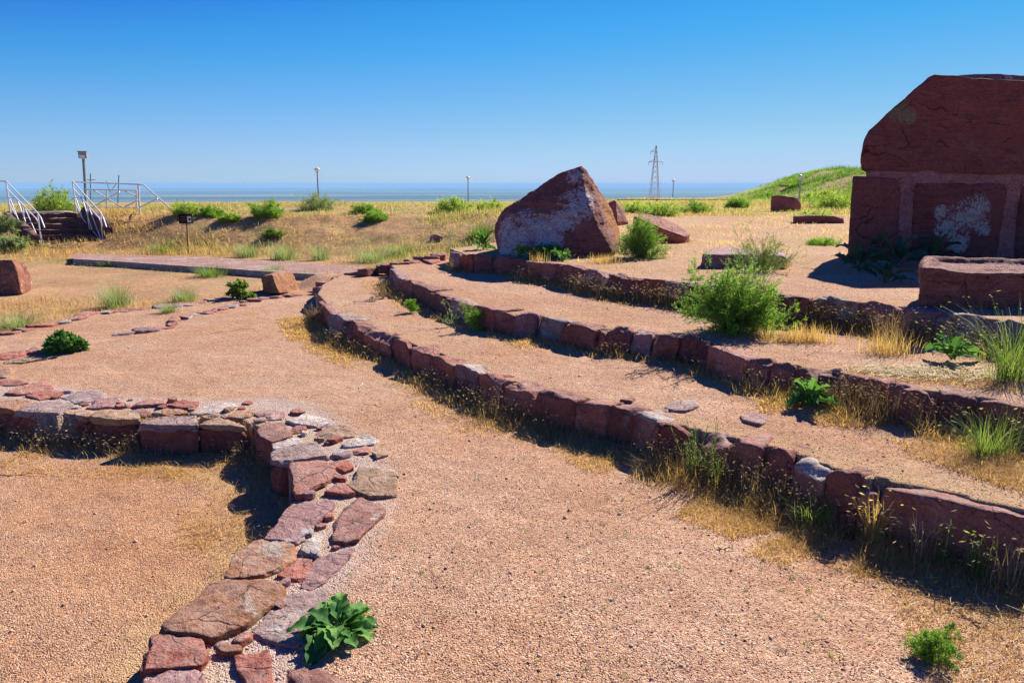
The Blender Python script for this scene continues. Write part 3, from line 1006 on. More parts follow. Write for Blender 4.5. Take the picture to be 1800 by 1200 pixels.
# ------------------------------------------------------------------ rows of flat rim stones on the far side
def rimrow(name, PX, label, seed, zf, w=(.10, .22), L=(.18, .42), skip=.0, spread=.0):
    rg = np.random.default_rng(seed)
    P = [G(a, b, 0)[:2] if len(c) == 0 else G(a, b, c[0])[:2] for a, b, *c in PX]
    ZZ = [(c[0] if len(c) else 0.0) for a, b, *c in PX]
    o = thing(name, (*P[0], 0), label, 'stone edging')
    seg = [np.linalg.norm(P[i + 1] - P[i]) for i in range(len(P) - 1)]
    cum = np.concatenate([[0], np.cumsum(seg)])
    s = 0
    k = 0
    mats = ['red_top', 'brick', 'mauve', 'grey', 'red', 'tan', 'crust']
    while s < cum[-1]:
        l = rg.uniform(*L)
        if rg.random() > skip:
            m = min(s + l / 2, cum[-1] - .01)
            i = int(np.searchsorted(cum, m) - 1)
            f = (m - cum[i]) / seg[i]
            c = P[i] + (P[i + 1] - P[i]) * f
            z = ZZ[i] + (ZZ[i + 1] - ZZ[i]) * f
            t = (P[i + 1] - P[i]) / seg[i]
            n = np.array([-t[1], t[0]])
            c = c + n * rg.uniform(-.05 - spread, .05 + spread)
            ww = rg.uniform(*w)
            na = 7
            an = np.sort(rg.uniform(0, 2 * math.pi, na) * .25 + np.arange(na) * 2 * math.pi / na * .96)
            poly = [c + t * math.cos(q) * l / 2 * rg.uniform(.8, 1.1) + n * math.sin(q) * ww * rg.uniform(.75, 1.15) for q in an]
            h = rg.uniform(.010, .042)
            Q = prismpts(poly, z - .1, z + h, .02)
            tilt = rg.uniform(-.12, .12, 2)
            up = Q[:, 2] > z
            Q[up, 2] += (Q[up, :2] - c) @ tilt
            V, F = rock(Q, 11, seed * 50 + k, .010, 9, 30, .006, .03)
            make('edge_stone', V, F, M[mats[int(rg.choice(7, p=[.3, .2, .18, .12, .1, .05, .05]))]], o, smooth=True)
        s += l * rg.uniform(.5, .8)
        k += 1


rimrow('stone_edging', [(-300, 630), (-150, 606), (0, 588), (60, 577), (112, 567), (165, 552), (232, 546), (290, 541), (340, 534), (400, 523), (450, 513), (530, 503)],
       'outer row of flat red edging stones bordering the field, beyond the gravel strip', 21, 0, (.10, .20), (.22, .5))
rimrow('stone_edging', [(195, 588), (240, 585), (290, 577), (312, 565), (345, 555), (380, 547), (402, 540), (432, 532), (462, 526), (520, 520)],
       'inner row of flat red edging stones bordering the lowest gravel floor', 22, 0, (.07, .14), (.2, .42))
rimrow('stone_edging', [(545, 508, .07), (575, 500, .12), (608, 490, .16), (645, 478, .23), (676, 468, .34)],
       'mortared pale red stones climbing from the tawny rock to the middle wall', 23, 0, (.14, .26), (.18, .34), 0, .1)
rimrow('stone_edging', [(700, 466, .38), (735, 456, .39), (770, 450, .45)],
       'short run of pale red stones joining the middle wall to the uppermost wall', 24, 0, (.12, .22), (.2, .36), 0, .08)

# loose flat slabs lying in the terrace gravel
for px, z, mk, lb in (([(1165, 712), (1185, 704), (1222, 703), (1232, 712), (1205, 722), (1180, 720)], Z1, 'grey', 'pale grey slab half sunk in the gravel of the lowest step'),
                      ([(1086, 702), (1100, 696), (1118, 699), (1112, 706)], Z1, 'red_top', 'small red flake stone lying in the gravel of the lowest step'),
                      ([(1300, 728), (1330, 724), (1352, 735), (1336, 746), (1305, 738)], Z1, 'mauve', 'mauve slab half buried in the lowest step above the notched brick-red block'),
                      ([(742, 456), (760, 452), (775, 457), (758, 462)], .40, 'brick', 'small brick red flat stone near the end of the uppermost wall')):
    poly = [G(a, b, z + .012)[:2] for a, b in px]
    V, F = rock(prismpts(poly, z - .06, z + .014, .03), 12, int(px[0][0]), .008, 9, 30)
    c = V.mean(0)
    tag(make('flat_stone', V, F, M[mk], None, (c[0], c[1], z), smooth=True), lb, 'stone')

# ------------------------------------------------------------------ boulders and loose rocks
def rockthing(name, pts, mat, label, cat, n=24, seed=1, zb=None, **kw):
    V, F = rock(pts, n, seed, **kw)
    c = V.mean(0)
    b = V[:, 2].min() if zb is None else zb
    return tag(make(name, V, F, mat, None, (c[0], c[1], b), smooth=True), label, cat)


KB = KS * 1.06
Ym = 8.35 * KB
sil = [(869, 402), (875, 382), (895, 358), (930, 335), (956, 324), (985, 303), (1006, 297), (1021, 291), (1031, 299), (1046, 323), (1063, 346), (1079, 375), (1090, 408), (1089, 440), (1078, 458), (873, 452)]
pts = [PY(a, b, Ym + (.42 if a > 1040 else 0)) for a, b in sil]
pts += [PY(a, b, Y * KB) for a, b, Y in ((1030, 330, 8.15), (1040, 372, 7.98), (1062, 420, 7.88), (1080, 446, 7.86), (1052, 462, 7.80), (985, 452, 7.74), (920, 452, 7.80), (880, 450, 8.0), (960, 380, 7.95), (905, 395, 8.02), (1005, 312, 8.22))]
pts += [PY(a, b, Y * KB) for a, b, Y in ((1000, 318, 8.75), (905, 385, 8.95), (1055, 375, 8.95), (1075, 430, 9.1), (890, 445, 9.0), (990, 448, 9.15))]
BP = lambda a, b, Y: PY(a, b, Y * KB)
bl = [(BP(905, 420, 7.95), .40), (BP(950, 400, 7.9), .36), (BP(985, 385, 7.9), .30), (BP(1012, 362, 8.0), .34), (BP(920, 378, 8.0), .28), (BP(880, 440, 8.0), .30),
      (BP(955, 430, 7.8), .30), (BP(1025, 345, 8.1), .22), (BP(1010, 305, 8.2), .20), (BP(970, 415, 7.8), .25), (BP(890, 400, 8.1), .28)]
bl = [(p_, r_ * .86) for p_, r_ in bl]
mb = mat_stone('lichened_boulder', (.32, .105, .08), (.43, .175, .14), (.52, .36, .31), .12, 6, .02, blobs=bl, blob_col=(.74, .69, .69), tint_patch=(BP(1080, 388, 8.45), .55, (.50, .20, .05)), bump=.9, crack=1.8)  # orange tint blended in round a centre on the right flank
rockthing('boulder', pts, mb, 'huge pointed red boulder crusted with white lichen on the uppermost terrace', 'boulder', 96, 11, Z3 - .02, amp=.024, sc=4.2, sharp=140, layer=.018, chip=.10, cuts=7, cut=.03)
pts = [PY(a, b, 9.4 * KB) for a, b in ((1064, 352), (1078, 346), (1088, 354), (1100, 378), (1106, 395), (1062, 398))] + [BP(1082, 352, 9.25), BP(1084, 398, 9.1), BP(1078, 360, 9.7), BP(1100, 395, 9.8), BP(1065, 395, 9.8)]
rockthing('rock', pts, M['red_top'], 'small pointed pinkish red rock peeping out behind the huge boulder', 'rock', 20, 12, Z3 - .05, amp=.014, sc=6, sharp=26)
Ys = 10.4 * KS
top = [PY(1112, 380, Ys), PY(1128, 375, Ys + .2), PY(1155, 378, Ys + .35), PY(1195, 395, Ys + .35), PY(1214, 411, Ys + .1), PY(1204, 416, Ys - .15), PY(1165, 402, Ys - .2), PY(1130, 388, Ys - .15)]
pts = top + [p - np.array([0, -.02, .17 + .12 * (i in (0, 7))]) for i, p in enumerate(top)]
rockthing('tilted_slab', pts, M['red_top'], 'tilted flat red slab lying behind the round bush and boulder', 'rock', 24, 13, .55, amp=.012, sc=6, sharp=50)
# low square block on the upper terrace
pts = [G(1232, 447, .77), G(1300, 447, .77), G(1385, 449, .76), G(1392, 443, .76), G(1290, 433, .77), G(1255, 435, .77)]
b0 = [np.array([p[0], p[1], .54]) for p in pts]
rockthing('low_block', pts + b0, M['mauve'], 'low flat-topped mauve stone block behind the tall green bush', 'stone block', 26, 14, Z3 - .02, amp=.012, sc=5, sharp=60)
p = hit(1381, 372)
Yr = p[1]
pts = [PY(a, b, Yr + dy) for dy in (0, .7) for a, b in ((1354, 372), (1356, 344), (1372, 343), (1400, 348), (1408, 356), (1408, 373))] + [PY(1380, 360, Yr - .2)]
rockthing('rock', pts, M['red'], 'squat dark red rock standing before the grassy mound', 'rock', 18, 15, p[2], amp=.03, sc=3)
p = hit(1440, 393)
pts = [PY(a, b, p[1] + dy) for dy in (0, .5) for a, b in ((1394, 394), (1395, 379), (1430, 378), (1482, 380), (1484, 394))]
rockthing('low_block', pts, M['red'], 'long low dark red stone in green weeds left of the masonry', 'stone block', 18, 16, p[2], amp=.02, sc=4)
p = hit(767, 426)
pts = [PY(a, b, p[1] + dy) for dy in (0, .3) for a, b in ((756, 427), (757, 416), (764, 412), (776, 414), (779, 420), (778, 427))]
rockthing('rock', pts, M['mauve'], 'small dark rock alone in the golden field grass', 'rock', 14, 17, p[2], amp=.03, sc=4)
p = hit(28, 517)
Yr = p[1]
pts = [PY(a, b, Yr + e) for a, b, e in ((-40, 470, .25), (-20, 457, .25), (24, 456, .1), (29, 475, -.06), (38, 517, -.12), (-35, 519, .05), (40, 460, .55), (52, 478, .6), (58, 498, .55), (54, 513, .45), (-20, 465, .8), (-30, 512, .8))]
rockthing('rock', pts, mat_stone('tawny_faced_rock', (.26, .085, .055), (.40, .18, .11), (.52, .34, .24), .45, 5, .02), 'knee-high red rock with a dark near face at the field edge', 'rock', 34, 18, p[2], amp=.024, sc=4.5, sharp=80, cuts=3, cut=.03)
p = G(492, 515, .02)
Yr = p[1]
pts = [PY(a, b, Yr + e) for a, b, e in ((459, 490, .16), (464, 484, .12), (478, 483, -.02), (482, 497, -.14), (491, 515, -.22), (464, 516, .02), (486, 478, .35), (505, 476, .55), (514, 479, .60), (521, 492, .62), (525, 512, .58), (468, 484, .4), (470, 510, .5))]
rockthing('rock', pts, mat_stone('orange_faced_rock', (.36, .145, .065), (.46, .22, .11), (.48, .32, .20), .3, 7, .02), 'orange rock with one dark side standing where the two edging rows meet', 'rock', 34, 19, 0, amp=.016, sc=7, sharp=80, cuts=2, cut=.03)

# ------------------------------------------------------------------ the masonry block pile at the right
Yf = 9.85
mo = thing('masonry_wall', (*PY(1640, 452, Yf)[:2], Z3 - .02), 'tall ruin of huge dark maroon blocks bonded with pink mortar', 'ruined wall')
def solid(px, Y, depth, n, seed, mat, name, **kw):
    f = [PY(a, b, Y) for a, b in px]
    depth *= KS
    P = f + [q + np.array([.46, .89, 0]) * depth for q in f]
    V, F = rock(P, n, seed, **kw)
    make(name, V, F, mat, mo, smooth=True)


up = [(1512, 300), (1511, 282), (1518, 240), (1530, 224), (1556, 210), (1588, 172), (1612, 151), (1640, 128), (1700, 133), (1800, 146), (1950, 158), (2080, 200), (2120, 306), (1800, 309), (1560, 304)]
mu = mat_stone('upper_masonry', (.33, .105, .085), (.42, .15, .125), (.46, .33, .30), .02, 4, .02, bands=.75, bump=.95, crack=1.3, blobs=[(PY(1583, 194, Yf), .17), (PY(1598, 204, Yf), .11)], blob_col=(.36, .30, .17))
solid(up, Yf, .85, 46, 61, mu, 'upper_block', amp=.022, sc=4, sharp=60, layer=.010, chip=.06, cuts=10, cut=.03)
solid([(1640, 131), (1700, 127), (1800, 133), (1950, 140), (2060, 190), (1700, 141)], Yf + .40, .6, 20, 62, M['mauve'], 'cap_block', amp=.014, sc=4, sharp=40)
solid([(1498, 309), (1576, 313), (1583, 332), (1580, 400), (1577, 470), (1489, 470), (1492, 400)], Yf, .8, 34, 63, M['block'], 'lower_block', amp=.014, sc=4.5, sharp=70, layer=.005, chip=.02, cuts=4, cut=.02)
ml = mat_stone('crusted_masonry', (.33, .105, .085), (.42, .15, .125), (.46, .33, .30), .02, 4, .02, bands=.6, bump=.95, crack=1.6,
               blobs=[(PY(1692, 382, Yf), .25), (PY(1668, 400, Yf), .20), (PY(1716, 366, Yf), .20), (PY(1684, 426, Yf), .17), (PY(1655, 374, Yf), .11), (PY(1728, 400, Yf), .13)], blob_col=(.78, .70, .64))
solid([(1608, 322), (1660, 317), (1772, 322), (1768, 360), (1757, 420), (1750, 470), (1600, 470), (1602, 400)], Yf, .8, 36, 64, ml, 'lower_block', amp=.016, sc=4.5, sharp=60, layer=.005, chip=.02, cuts=4, cut=.02)
solid([(1795, 328), (1900, 322), (1990, 322), (1990, 470), (1782, 470), (1784, 400)], Yf, .8, 30, 65, M['block'], 'lower_block', amp=.016, sc=4, sharp=60, chip=.02, cuts=4, cut=.02)
solid([(1522, 300), (1800, 300), (2060, 300), (2060, 468), (1540, 468), (1530, 330)], Yf + .03, .7, 60, 66, M['mortar'], 'mortar', amp=.022, sc=7, sharp=80, layer=.003, cuts=0)

# carved stone with a channel, lying at the edge of the upper terrace
Yt = 5.90
fr = [PY(1612, 545, Yt), PY(1611, 480, Yt), PY(1622, 471, Yt), PY(1800, 474, Yt), PY(2010, 480, Yt), PY(2010, 560, Yt)]
bk = [q + np.array([.36, .62, 0]) for q in fr]
for q in bk:
    if q[2] > .72:
        q[2] += .035
V, F = rock(fr + bk, 64, 71, amp=.016, sc=6, sharp=70, layer=.007, chip=.05, cuts=6, cut=.04)
x0 = fr[1][0]
tp = V[:, 2] > fr[3][2] - .05
w_ = V[:, 1] - Yt
u = V[:, 0] - x0 - w_ * .58
ch = sstep(.12, .20, u + (.55 - w_) * .12) * sstep(.12, .18, w_) * sstep(.57, .50, w_)
lowrim = sstep(.18, .32, u) * sstep(.18, .10, w_)
V[:, 2] -= np.where(tp, ch * .040 + lowrim * .030, 0)
c = V.mean(0)
tag(make('carved_stone', V, F, mat_stone('dressed_red_stone', (.37, .125, .095), (.47, .20, .16), (.52, .34, .30), .18, 5, .02, bands=.4, bump=.8), None, (c[0], c[1], Z3 - .02), smooth=True),
    'long dressed red stone with a shallow channel cut along its top, before the ruin', 'carved stone')

# ------------------------------------------------------------------ paved path and stairs
near_e = [(128, 455), (215, 460), (300, 466), (400, 472), (470, 477), (540, 481), (640, 485)]
far_e = [(128, 446), (215, 447.5), (300, 450), (400, 454), (470, 458), (540, 463), (640, 470)]
zt = -.09
pn = [G(a, b, zt) for a, b in near_e]
pf = [G(a, b, zt) for a, b in far_e]
V, F = [], []
for a, b in zip(pn, pf):
    V += [a, b, a - [0, 0, .25], b - [0, 0, .25]]
for i in range(len(pn) - 1):
    q = i * 4
    F += [[q, q + 4, q + 5, q + 1], [q, q + 2, q + 6, q + 4], [q + 1, q + 5, q + 7, q + 3]]
F += [[0, 1, 3, 2]]
tag(make('path', V, F, M['paving']), kind='structure')
V, F = [], []
for a, b in zip(pn, pf):
    n = (a - b) / np.linalg.norm(a - b)
    V += [a + n * .10 + [0, 0, .012], a + [0, 0, .012], a + n * .10 - [0, 0, .25], a - [0, 0, .25]]
for i in range(len(pn) - 1):
    q = i * 4
    F += [[q, q + 4, q + 5, q + 1], [q, q + 2, q + 6, q + 4], [q + 1, q + 5, q + 7, q + 3]]
F += [[0, 1, 3, 2]]
tag(make('path_kerb', V, F, M['concrete']), kind='structure')

M['stepstone'] = mat_stone('dark_rough_step_stone', (.17, .075, .055), (.26, .13, .10), (.40, .30, .25), .2, 4, .2, up=.5, bump=.9)
# stair geometry
TA, BA = np.array([-15.35, 22.7]), np.array([-13.35, 20.9])
TB, BB = np.array([-13.45, 22.9]), np.array([-11.75, 21.2])
st = thing('staircase', (*((BA + BB) / 2), -.15), 'short flight of red stone steps climbing the bank between two white rails', 'staircase')
NS = 6
ZL, ZH = -.16, .74
tl = (BB - BA) / np.linalg.norm(BB - BA)
for i in range(NS):
    f0, f1 = i / NS, (i + 1.12) / NS
    z1 = ZL + (ZH - ZL) * (i + 1) / NS
    q = [BA + (TA - BA) * f0 + tl * .05, BB + (TB - BB) * f0 - tl * .05, BB + (TB - BB) * f1 - tl * .05, BA + (TA - BA) * f1 + tl * .05]
    V, F = rock(prismpts(q, ZL - .15, z1 + .02, 0), 26, 400 + i, .035, 4, 60, .02, .12)
    make('step', V, F, M['stepstone'], st, smooth=True)
for a, b, s in ((BA, TA, -1), (BB, TB, 1)):
    n = tl * s
    q = [a, a + n * .32, b + n * .32, b]
    P = [np.array([*q[0], ZL + (.72 if s > 0 else .36)]), np.array([*q[1], ZL + (.66 if s > 0 else .30)]), np.array([*q[2], ZH + (.30 if s > 0 else .12)]), np.array([*q[3], ZH + (.30 if s > 0 else .12)])]
    P += [np.array([*v, ZL - .2]) for v in q]
    V, F = rock(P, 18, 410 + s, .02, 4, 40)
    make('cheek_wall', V, F, M['stepstone'], st, smooth=True)
q = [TA, TB, TB + np.array([-.9, 1.1]), TA + np.array([-.9, 1.1])]
V, F = rock(prismpts(q, .2, ZH + .035, 0), 12, 420, .01, 4, 40)
make('landing_slab', V, F, M['concrete'], st, smooth=True)


def railing(name, label, top, bot, lead, group=None):
    o = thing(name, (*bot, ZL), label, 'handrail')
    H = .95
    d2 = (bot - top)
    zt_, zb_ = ZH, ZL
    pt = lambda f, h: np.array([*(top + d2 * f), zt_ + (zb_ - zt_) * f + h])
    r = .020
    V, F = tube([pt(0, H), pt(.97, H), pt(1.06, H - .05), pt(1.14, H - .25)], r)
    make('top_rail', V, F, M['rail'], o)
    make('lower_rail', *tube([pt(0, H * .76), pt(.9, H * .76), pt(.97, H * .66)], r * .9), M['rail'], o)
    for f in (0, .48, .97):
        make('post', *tube([pt(f, -.12), pt(f, H if f != .48 else H * .76)], r), M['rail'], o)
    make('bottom_rail', *tube([pt(0, H * .30), pt(.25, H * .06), pt(.97, H * .06)], r * .8), M['rail'], o)
    for f0, f1 in ((.04, .26), (.34, .60), (.56, .93)):
        make('brace', *tube([pt(f0, H * .55 if f0 < .1 else H * .72), pt(f1, H * .06)], r * .8), M['rail'], o)
    make('cross_rail', *tube([pt(0, H * .48), np.array([*(top + d2 * .26), pt(0, H * .48)[2]])], r * .7), M['rail'], o)
    if lead is not None:
        P = [np.array([*q, z]) for q, z in lead]
        make('landing_rail', *tube(P, r), M['rail'], o)
    return o


zA = PY(10, 316, 22.7)[2]
railing('handrail', 'white handrail on the far left side of the red stone steps', TA, BA, [((-18, 23.2), ZH + .95), (TA, ZH + .95)])
railing('handrail', 'white handrail on the right side of the red stone steps', TB, BB, None)
# bridge railing to the right of the landing
rl = thing('bridge_railing', (*TB, ZH), 'long white railing with crossed braces running right from the stair head', 'railing')
A0 = PY(128, 320, 22.9)
A1 = PY(242, 324, 22.9)
A2 = PY(252, 325, 22.9)
A3 = PY(298, 365, 22.6)
make('top_rail', *tube([A0, A1, A2, A3], .024), M['rail'], rl)
make('post', *tube([PY(243, 325, 22.9), PY(246, 379, 22.9)], .03), M['rail'], rl)
make('brace', *tube([PY(247, 364, 22.9), PY(277, 349, 22.8)], .022), M['rail'], rl)
Yb = 24.6
B = lambda a, b: PY(a, b, Yb)
make('rear_rail', *tube([B(150, 333), B(241, 335)], .026), M['rail'], rl)
make('rear_lower_rail', *tube([B(130, 364), B(243, 365)], .026), M['rail'], rl)
for a, b, c_, d_ in ((165, 335, 218, 366), (210, 337, 160, 366), (218, 335, 243, 347), (243, 352, 216, 366), (130, 350, 155, 366)):
    make('brace', *tube([B(a, b), B(c_, d_)], .022), M['rail'], rl)
for px_ in (188, 152, 240):
    make('rear_post', *tube([B(px_, 334), B(px_, 378)], .026), M['rail'], rl)

# ------------------------------------------------------------------ sign on a thin post
p = hit(331, 446)
s_ = thing('sign', p, 'small dark information plate with pale print on a thin rusty post', 'sign')
Ys = p[1]
make('post', *tube([p - [0, 0, .1], PY(328, 391, Ys + .01)], .016), M['rust'], s_)
c0, c1 = PY(314, 376, Ys), PY(339, 393, Ys)
V, F = box([(c0[0] + c1[0]) / 2, Ys - .012, (c0[2] + c1[2]) / 2], [c1[0] - c0[0], .02, c0[2] - c1[2]], .05)
pl = make('plate', V, F, M['sign'], s_)
def decal(a, b, c_, d_, nm, mt):
    e0, e1 = PY(a, b, Ys - .03), PY(c_, d_, Ys - .03)
    V, F = box([(e0[0] + e1[0]) / 2, Ys - .028, (e0[2] + e1[2]) / 2], [e1[0] - e0[0], .006, e0[2] - e1[2]], .05)
    make(nm, V, F, mt, s_)


decal(328.5, 380, 336.5, 391, 'printed_picture', M['signpale'])
decal(331.5, 383.5, 335, 387.5, 'printed_mark', M['sign'])
for yy in (381, 384, 387):
    decal(317, yy, 326, yy + .7, 'printed_line', M['rust'])

# ------------------------------------------------------------------ lamps
def solve(px, ytop, H, y0=30, y1=140):
    ys = np.linspace(y0, y1, 600)
    T = np.array([PY(px, ytop, Y) for Y in ys])
    g = gz(T[:, 0], T[:, 1]) + H
    k = int(np.argmin(np.abs(g - T[:, 2])))
    return T[k]


for px, yt, lb in ((557, 295, 'tall globe lamp rising behind a pale shrub in the golden field'),
                   (822.5, 310, 'globe lamp behind the round green bush left of the boulder'),
                   (1184, 316, 'globe lamp right of the distant power pylon')):
    T = solve(px, yt, 3.45, 45)
    b = np.array([T[0], T[1], gz(T[0:1], T[1:2])[0]])
    o = thing('lamp_post', b, lb, 'street lamp', 'globe lamps along the hill edge')
    hgt = T[2] - b[2]
    make('pole', *tube([b - [0, 0, .2], b + [0, 0, .5], b + [0, 0, hgt - .42]], [.075, .07, .055]), M['pole'], o)
    make('collar', *lathe([(.07, hgt - .46), (.12, hgt - .42), (.12, hgt - .38), (.05, hgt - .36)], b, 12), M['pole'], o)
    make('globe', *lathe([(.02, hgt - .38), (.16, hgt - .36), (.25, hgt - .27), (.28, hgt - .18), (.25, hgt - .08), (.16, hgt - .02), (.0, hgt)], b, 16), M['globe'], o, smooth=True)
Y = 30.0
b = PY(150, 352, Y)
t_ = PY(146.5, 279, Y)
g0 = gz(b[0:1], b[1:2])[0]
o = thing('floodlight', (b[0], b[1], g0), 'square floodlight head on a leaning grey pole behind the stair railing', 'floodlight')
b[2] = min(b[2], g0 - .1)
make('pole', *tube([b, t_], .05), M['pole'], o)
c0 = PY(146.5, 273, Y)
V, F = box(c0, [.30, .22, .24], .2)
h_ = make('lamp_head', V, F, M['steel'], o)
V, F = box(c0 + [0, -.02, .14], [.34, .28, .03], .2)
make('hood', V, F, M['pole'], o)
V, F = box(c0 + [.02, -.125, -.05], [.20, .02, .10], .2)
make('lamp_lens', V, F, M['globe'], o)
T = solve(1408, 307, 3.0, 38, 47)
b = np.array([T[0], T[1], gz(T[0:1], T[1:2])[0]])
Tz = PY(1408, 307, T[1])
o = thing('lamp_post', b, 'pale lamp post against the grassy mound on the right', 'street lamp', 'globe lamps along the hill edge')
make('pole', *tube([b - [0, 0, .2], np.array([Tz[0], Tz[1], Tz[2] - .2])], .045), M['pole_pale'], o)
make('globe', *lathe([(.02, -.26), (.10, -.22), (.13, -.13), (.10, -.04), (0, 0)], Tz, 12), M['globe'], o, smooth=True)

# ------------------------------------------------------------------ pylon
Yp = 250.0
tp_ = PY(1153.5, 256, Yp)
zg = gz(tp_[0:1], tp_[1:2])[0]
o = thing('power_pylon', (tp_[0], tp_[1], zg), 'grey steel lattice power pylon on the skyline', 'pylon')
H = tp_[2] - zg
def half(z):                                  # half width at height z above the foot
    return np.interp(z, [0, H * .62, H * .80, H], [2.4, 1.05, .62, .10])


LV = [0, .12, .23, .33, .42, .50, .57, .63, .69, .745, .80, .85, .90, .95, 1.0]
def cn(k, z):
    h = half(z)
    sx, sy = ((-1, -1), (1, -1), (1, 1), (-1, 1))[k]
    return np.array([tp_[0] + sx * h, tp_[1] + sy * h, zg + z])


for k in range(4):
    make('leg', *tube([cn(k, v * H) for v in LV], .10, 5), M['pylon'], o)
parts = []
for i in range(len(LV) - 1):
    for k in range(4):
        k2 = (k + 1) % 4
        parts.append(tube([cn(k, LV[i] * H), cn(k2, LV[i + 1] * H)], .042, 4))
        parts.append(tube([cn(k2, LV[i] * H), cn(k, LV[i + 1] * H)], .042, 4))
make('lattice', *join(parts), M['pylon'], o)
for yy, hw, nm in ((285, 2.35, 'lower_arm'), (266.5, 1.75, 'upper_arm')):
    zc = PY(1153, yy, Yp)[2]
    parts = []
    for s in (-1, 1):
        if nm == 'upper_arm' and s == 1:
            continue
        e = np.array([tp_[0] + s * hw, tp_[1], zc])
        for dy in (-.5, .5):
            parts.append(tube([np.array([tp_[0], tp_[1] + dy, zc + .9]), e], .07, 4))
            parts.append(tube([np.array([tp_[0], tp_[1] + dy, zc]), e], .08, 4))
        parts.append(tube([e, e - [0, 0, 1.0]], .07, 4))
    make(nm, *join(parts), M['pylon'], o)
# two thin cables crossing the left sky towards the valley
for (a, b_, c_, lb) in (((-200, 281, 90), (260, 313, 200), (640, 335, 330), 'upper faint overhead cable sagging across the left sky'),
                        ((-200, 306, 95), (280, 318, 210), (700, 333, 340), 'lower faint overhead cable sagging across the left sky')):
    P0, P1, P2 = PY(*a), PY(*b_), PY(*c_)
    pp = [P0 * (1 - t) ** 2 + (2 * P1 - (P0 + P2) / 2) * 2 * t * (1 - t) + P2 * t * t for t in np.linspace(0, 1, 25)]
    V, F = tube(pp, .012, 4)
    tag(make('power_cable', V, F, M['pole'], None, P0), lb, 'cable')
# two thin masts seen through the railing
for px, y0, y1, lb in ((159, 305, 352, 'thin upright pole seen through the white bridge railing'), (207, 308, 340, 'thin forked pole seen through the white bridge railing')):
    p0 = PY(px, y1 + 25, 70.)
    p1 = PY(px + (2 if px > 200 else 0), y0, 70.)
    parts = [tube([p0, p1], .05, 5)]
    if px > 200:
        parts.append(tube([PY(193, 337, 70.), PY(187, 318, 70.)], .04, 5))
        parts.append(tube([PY(204, 324, 70.), PY(193, 337, 70.)], .03, 5))
    else:
        parts.append(tube([p1 - [.4, 0, .6], p1 - [-.4, 0, .6]], .03, 5))
    V, F = join(parts)
    tag(make('utility_pole', V, F, M['pole'], None, p0), lb, 'pole')

# dark fence along the far right edge
p0, p1 = PY(1085, 351, 44.), PY(1350, 352, 47.)
fe = thing('fence', (*p0[:2], gz(p0[0:1], p0[1:2])[0]), 'low dark rail fence on the skyline behind the boulder', 'fence')
make('rail', *tube([p0, (p0 + p1) / 2, p1], .022, 5), M['dark'], fe)
for f in np.linspace(0, 1, 9):
    q = p0 + (p1 - p0) * f
    make('post', *tube([q + [0, 0, .04], [q[0], q[1], gz(q[0:1], q[1:2])[0] - .1]], .05 if f in (.5, .875, .25) else .025, 5), M['dark'], fe)
q0, q1 = PY(698, 360, 36.), PY(728, 360.5, 36.)
tb = thing('bench', (*((q0 + q1) / 2)[:2], q0[2] - .5), 'tiny dark bench on the skyline beyond the golden field', 'bench')
make('seat', *box((q0 + q1) / 2, [q1[0] - q0[0], .35, .05]), M['dark'], tb)
for q in (q0 + [.1, 0, 0], q1 - [.1, 0, 0]):
    make('leg', *box(q - [0, 0, .33], [.06, .3, .62]), M['dark'], tb)
# ------------------------------------------------------------------ vegetation
def blades(P, h, w, az, bend, nseg=3, rg=None, twist=None):
    """flat curved blades; returns V, F (quads), per-vertex height parameter"""
    N = len(P)
    t = np.linspace(0, 1, nseg + 1)
    d = np.stack([np.cos(az), np.sin(az), np.zeros(N)], 1)
    C = P[:, None, :] + h[:, None, None] * (d[:, None, :] * (bend[:, None] * t[None, :] ** 1.7)[..., None])
    C[..., 2] += h[:, None] * (t[None, :] - .38 * np.clip(bend, 0, 2)[:, None] * t[None, :] ** 2)
    ta = (az + math.pi / 2) if twist is None else twist
    s = np.stack([np.cos(ta), np.sin(ta), np.zeros(N)], 1)
    ww = w[:, None] * (1 - t[None, :] ** 1.5 * .88)
    V = np.stack([C - s[:, None, :] * ww[..., None] / 2, C + s[:, None, :] * ww[..., None] / 2], 2)
    m = nseg + 1
    V = V.reshape(N, m * 2, 3)
    k = np.arange(nseg)
    f = np.stack([2 * k, 2 * k + 1, 2 * k + 3, 2 * k + 2], 1)
    F = (f[None] + (np.arange(N) * m * 2)[:, None, None]).reshape(-1, 4)
    return V.reshape(-1, 3), F, m * 2


def seedheads(tip, az, L, rg):
    N = len(tip)
    d = np.stack([np.cos(az), np.sin(az), rg.uniform(-.5, .6, N)], 1)
    s = rg.normal(0, 1, (N, 3))
    s = np.cross(d, s)
    s /= np.linalg.norm(s, axis=1)[:, None]
    a = tip
    b = tip + d * L[:, None]
    m = (a + b) / 2
    V = np.stack([a, m + s * L[:, None] * .17, b, m - s * L[:, None] * .17], 1).reshape(-1, 3)
    F = np.arange(N * 4).reshape(-1, 4)
    return V, F


class Bag:
    def __init__(s):
        s.V, s.F, s.r, s.n = [], [], [], 0

    def add(s, V, F, r):
        s.V.append(V)
        s.F.append(F + s.n)
        s.r.append(np.broadcast_to(r, (len(V),)) if np.ndim(r) == 0 else r)
        s.n += len(V)

    def blades(s, P, h, w, az, bend, rnd, nseg=3, twist=None):
        V, F, m = blades(P, h, w, az, bend, nseg, None, twist)
        s.add(V, F, np.repeat(rnd, m))
        return V.reshape(len(P), m, 3)

    def make(s, name, mat, parent=None, loc=None):
        return make(name, np.vstack(s.V), np.vstack(s.F), mat, parent, loc, rnd=np.concatenate(s.r))


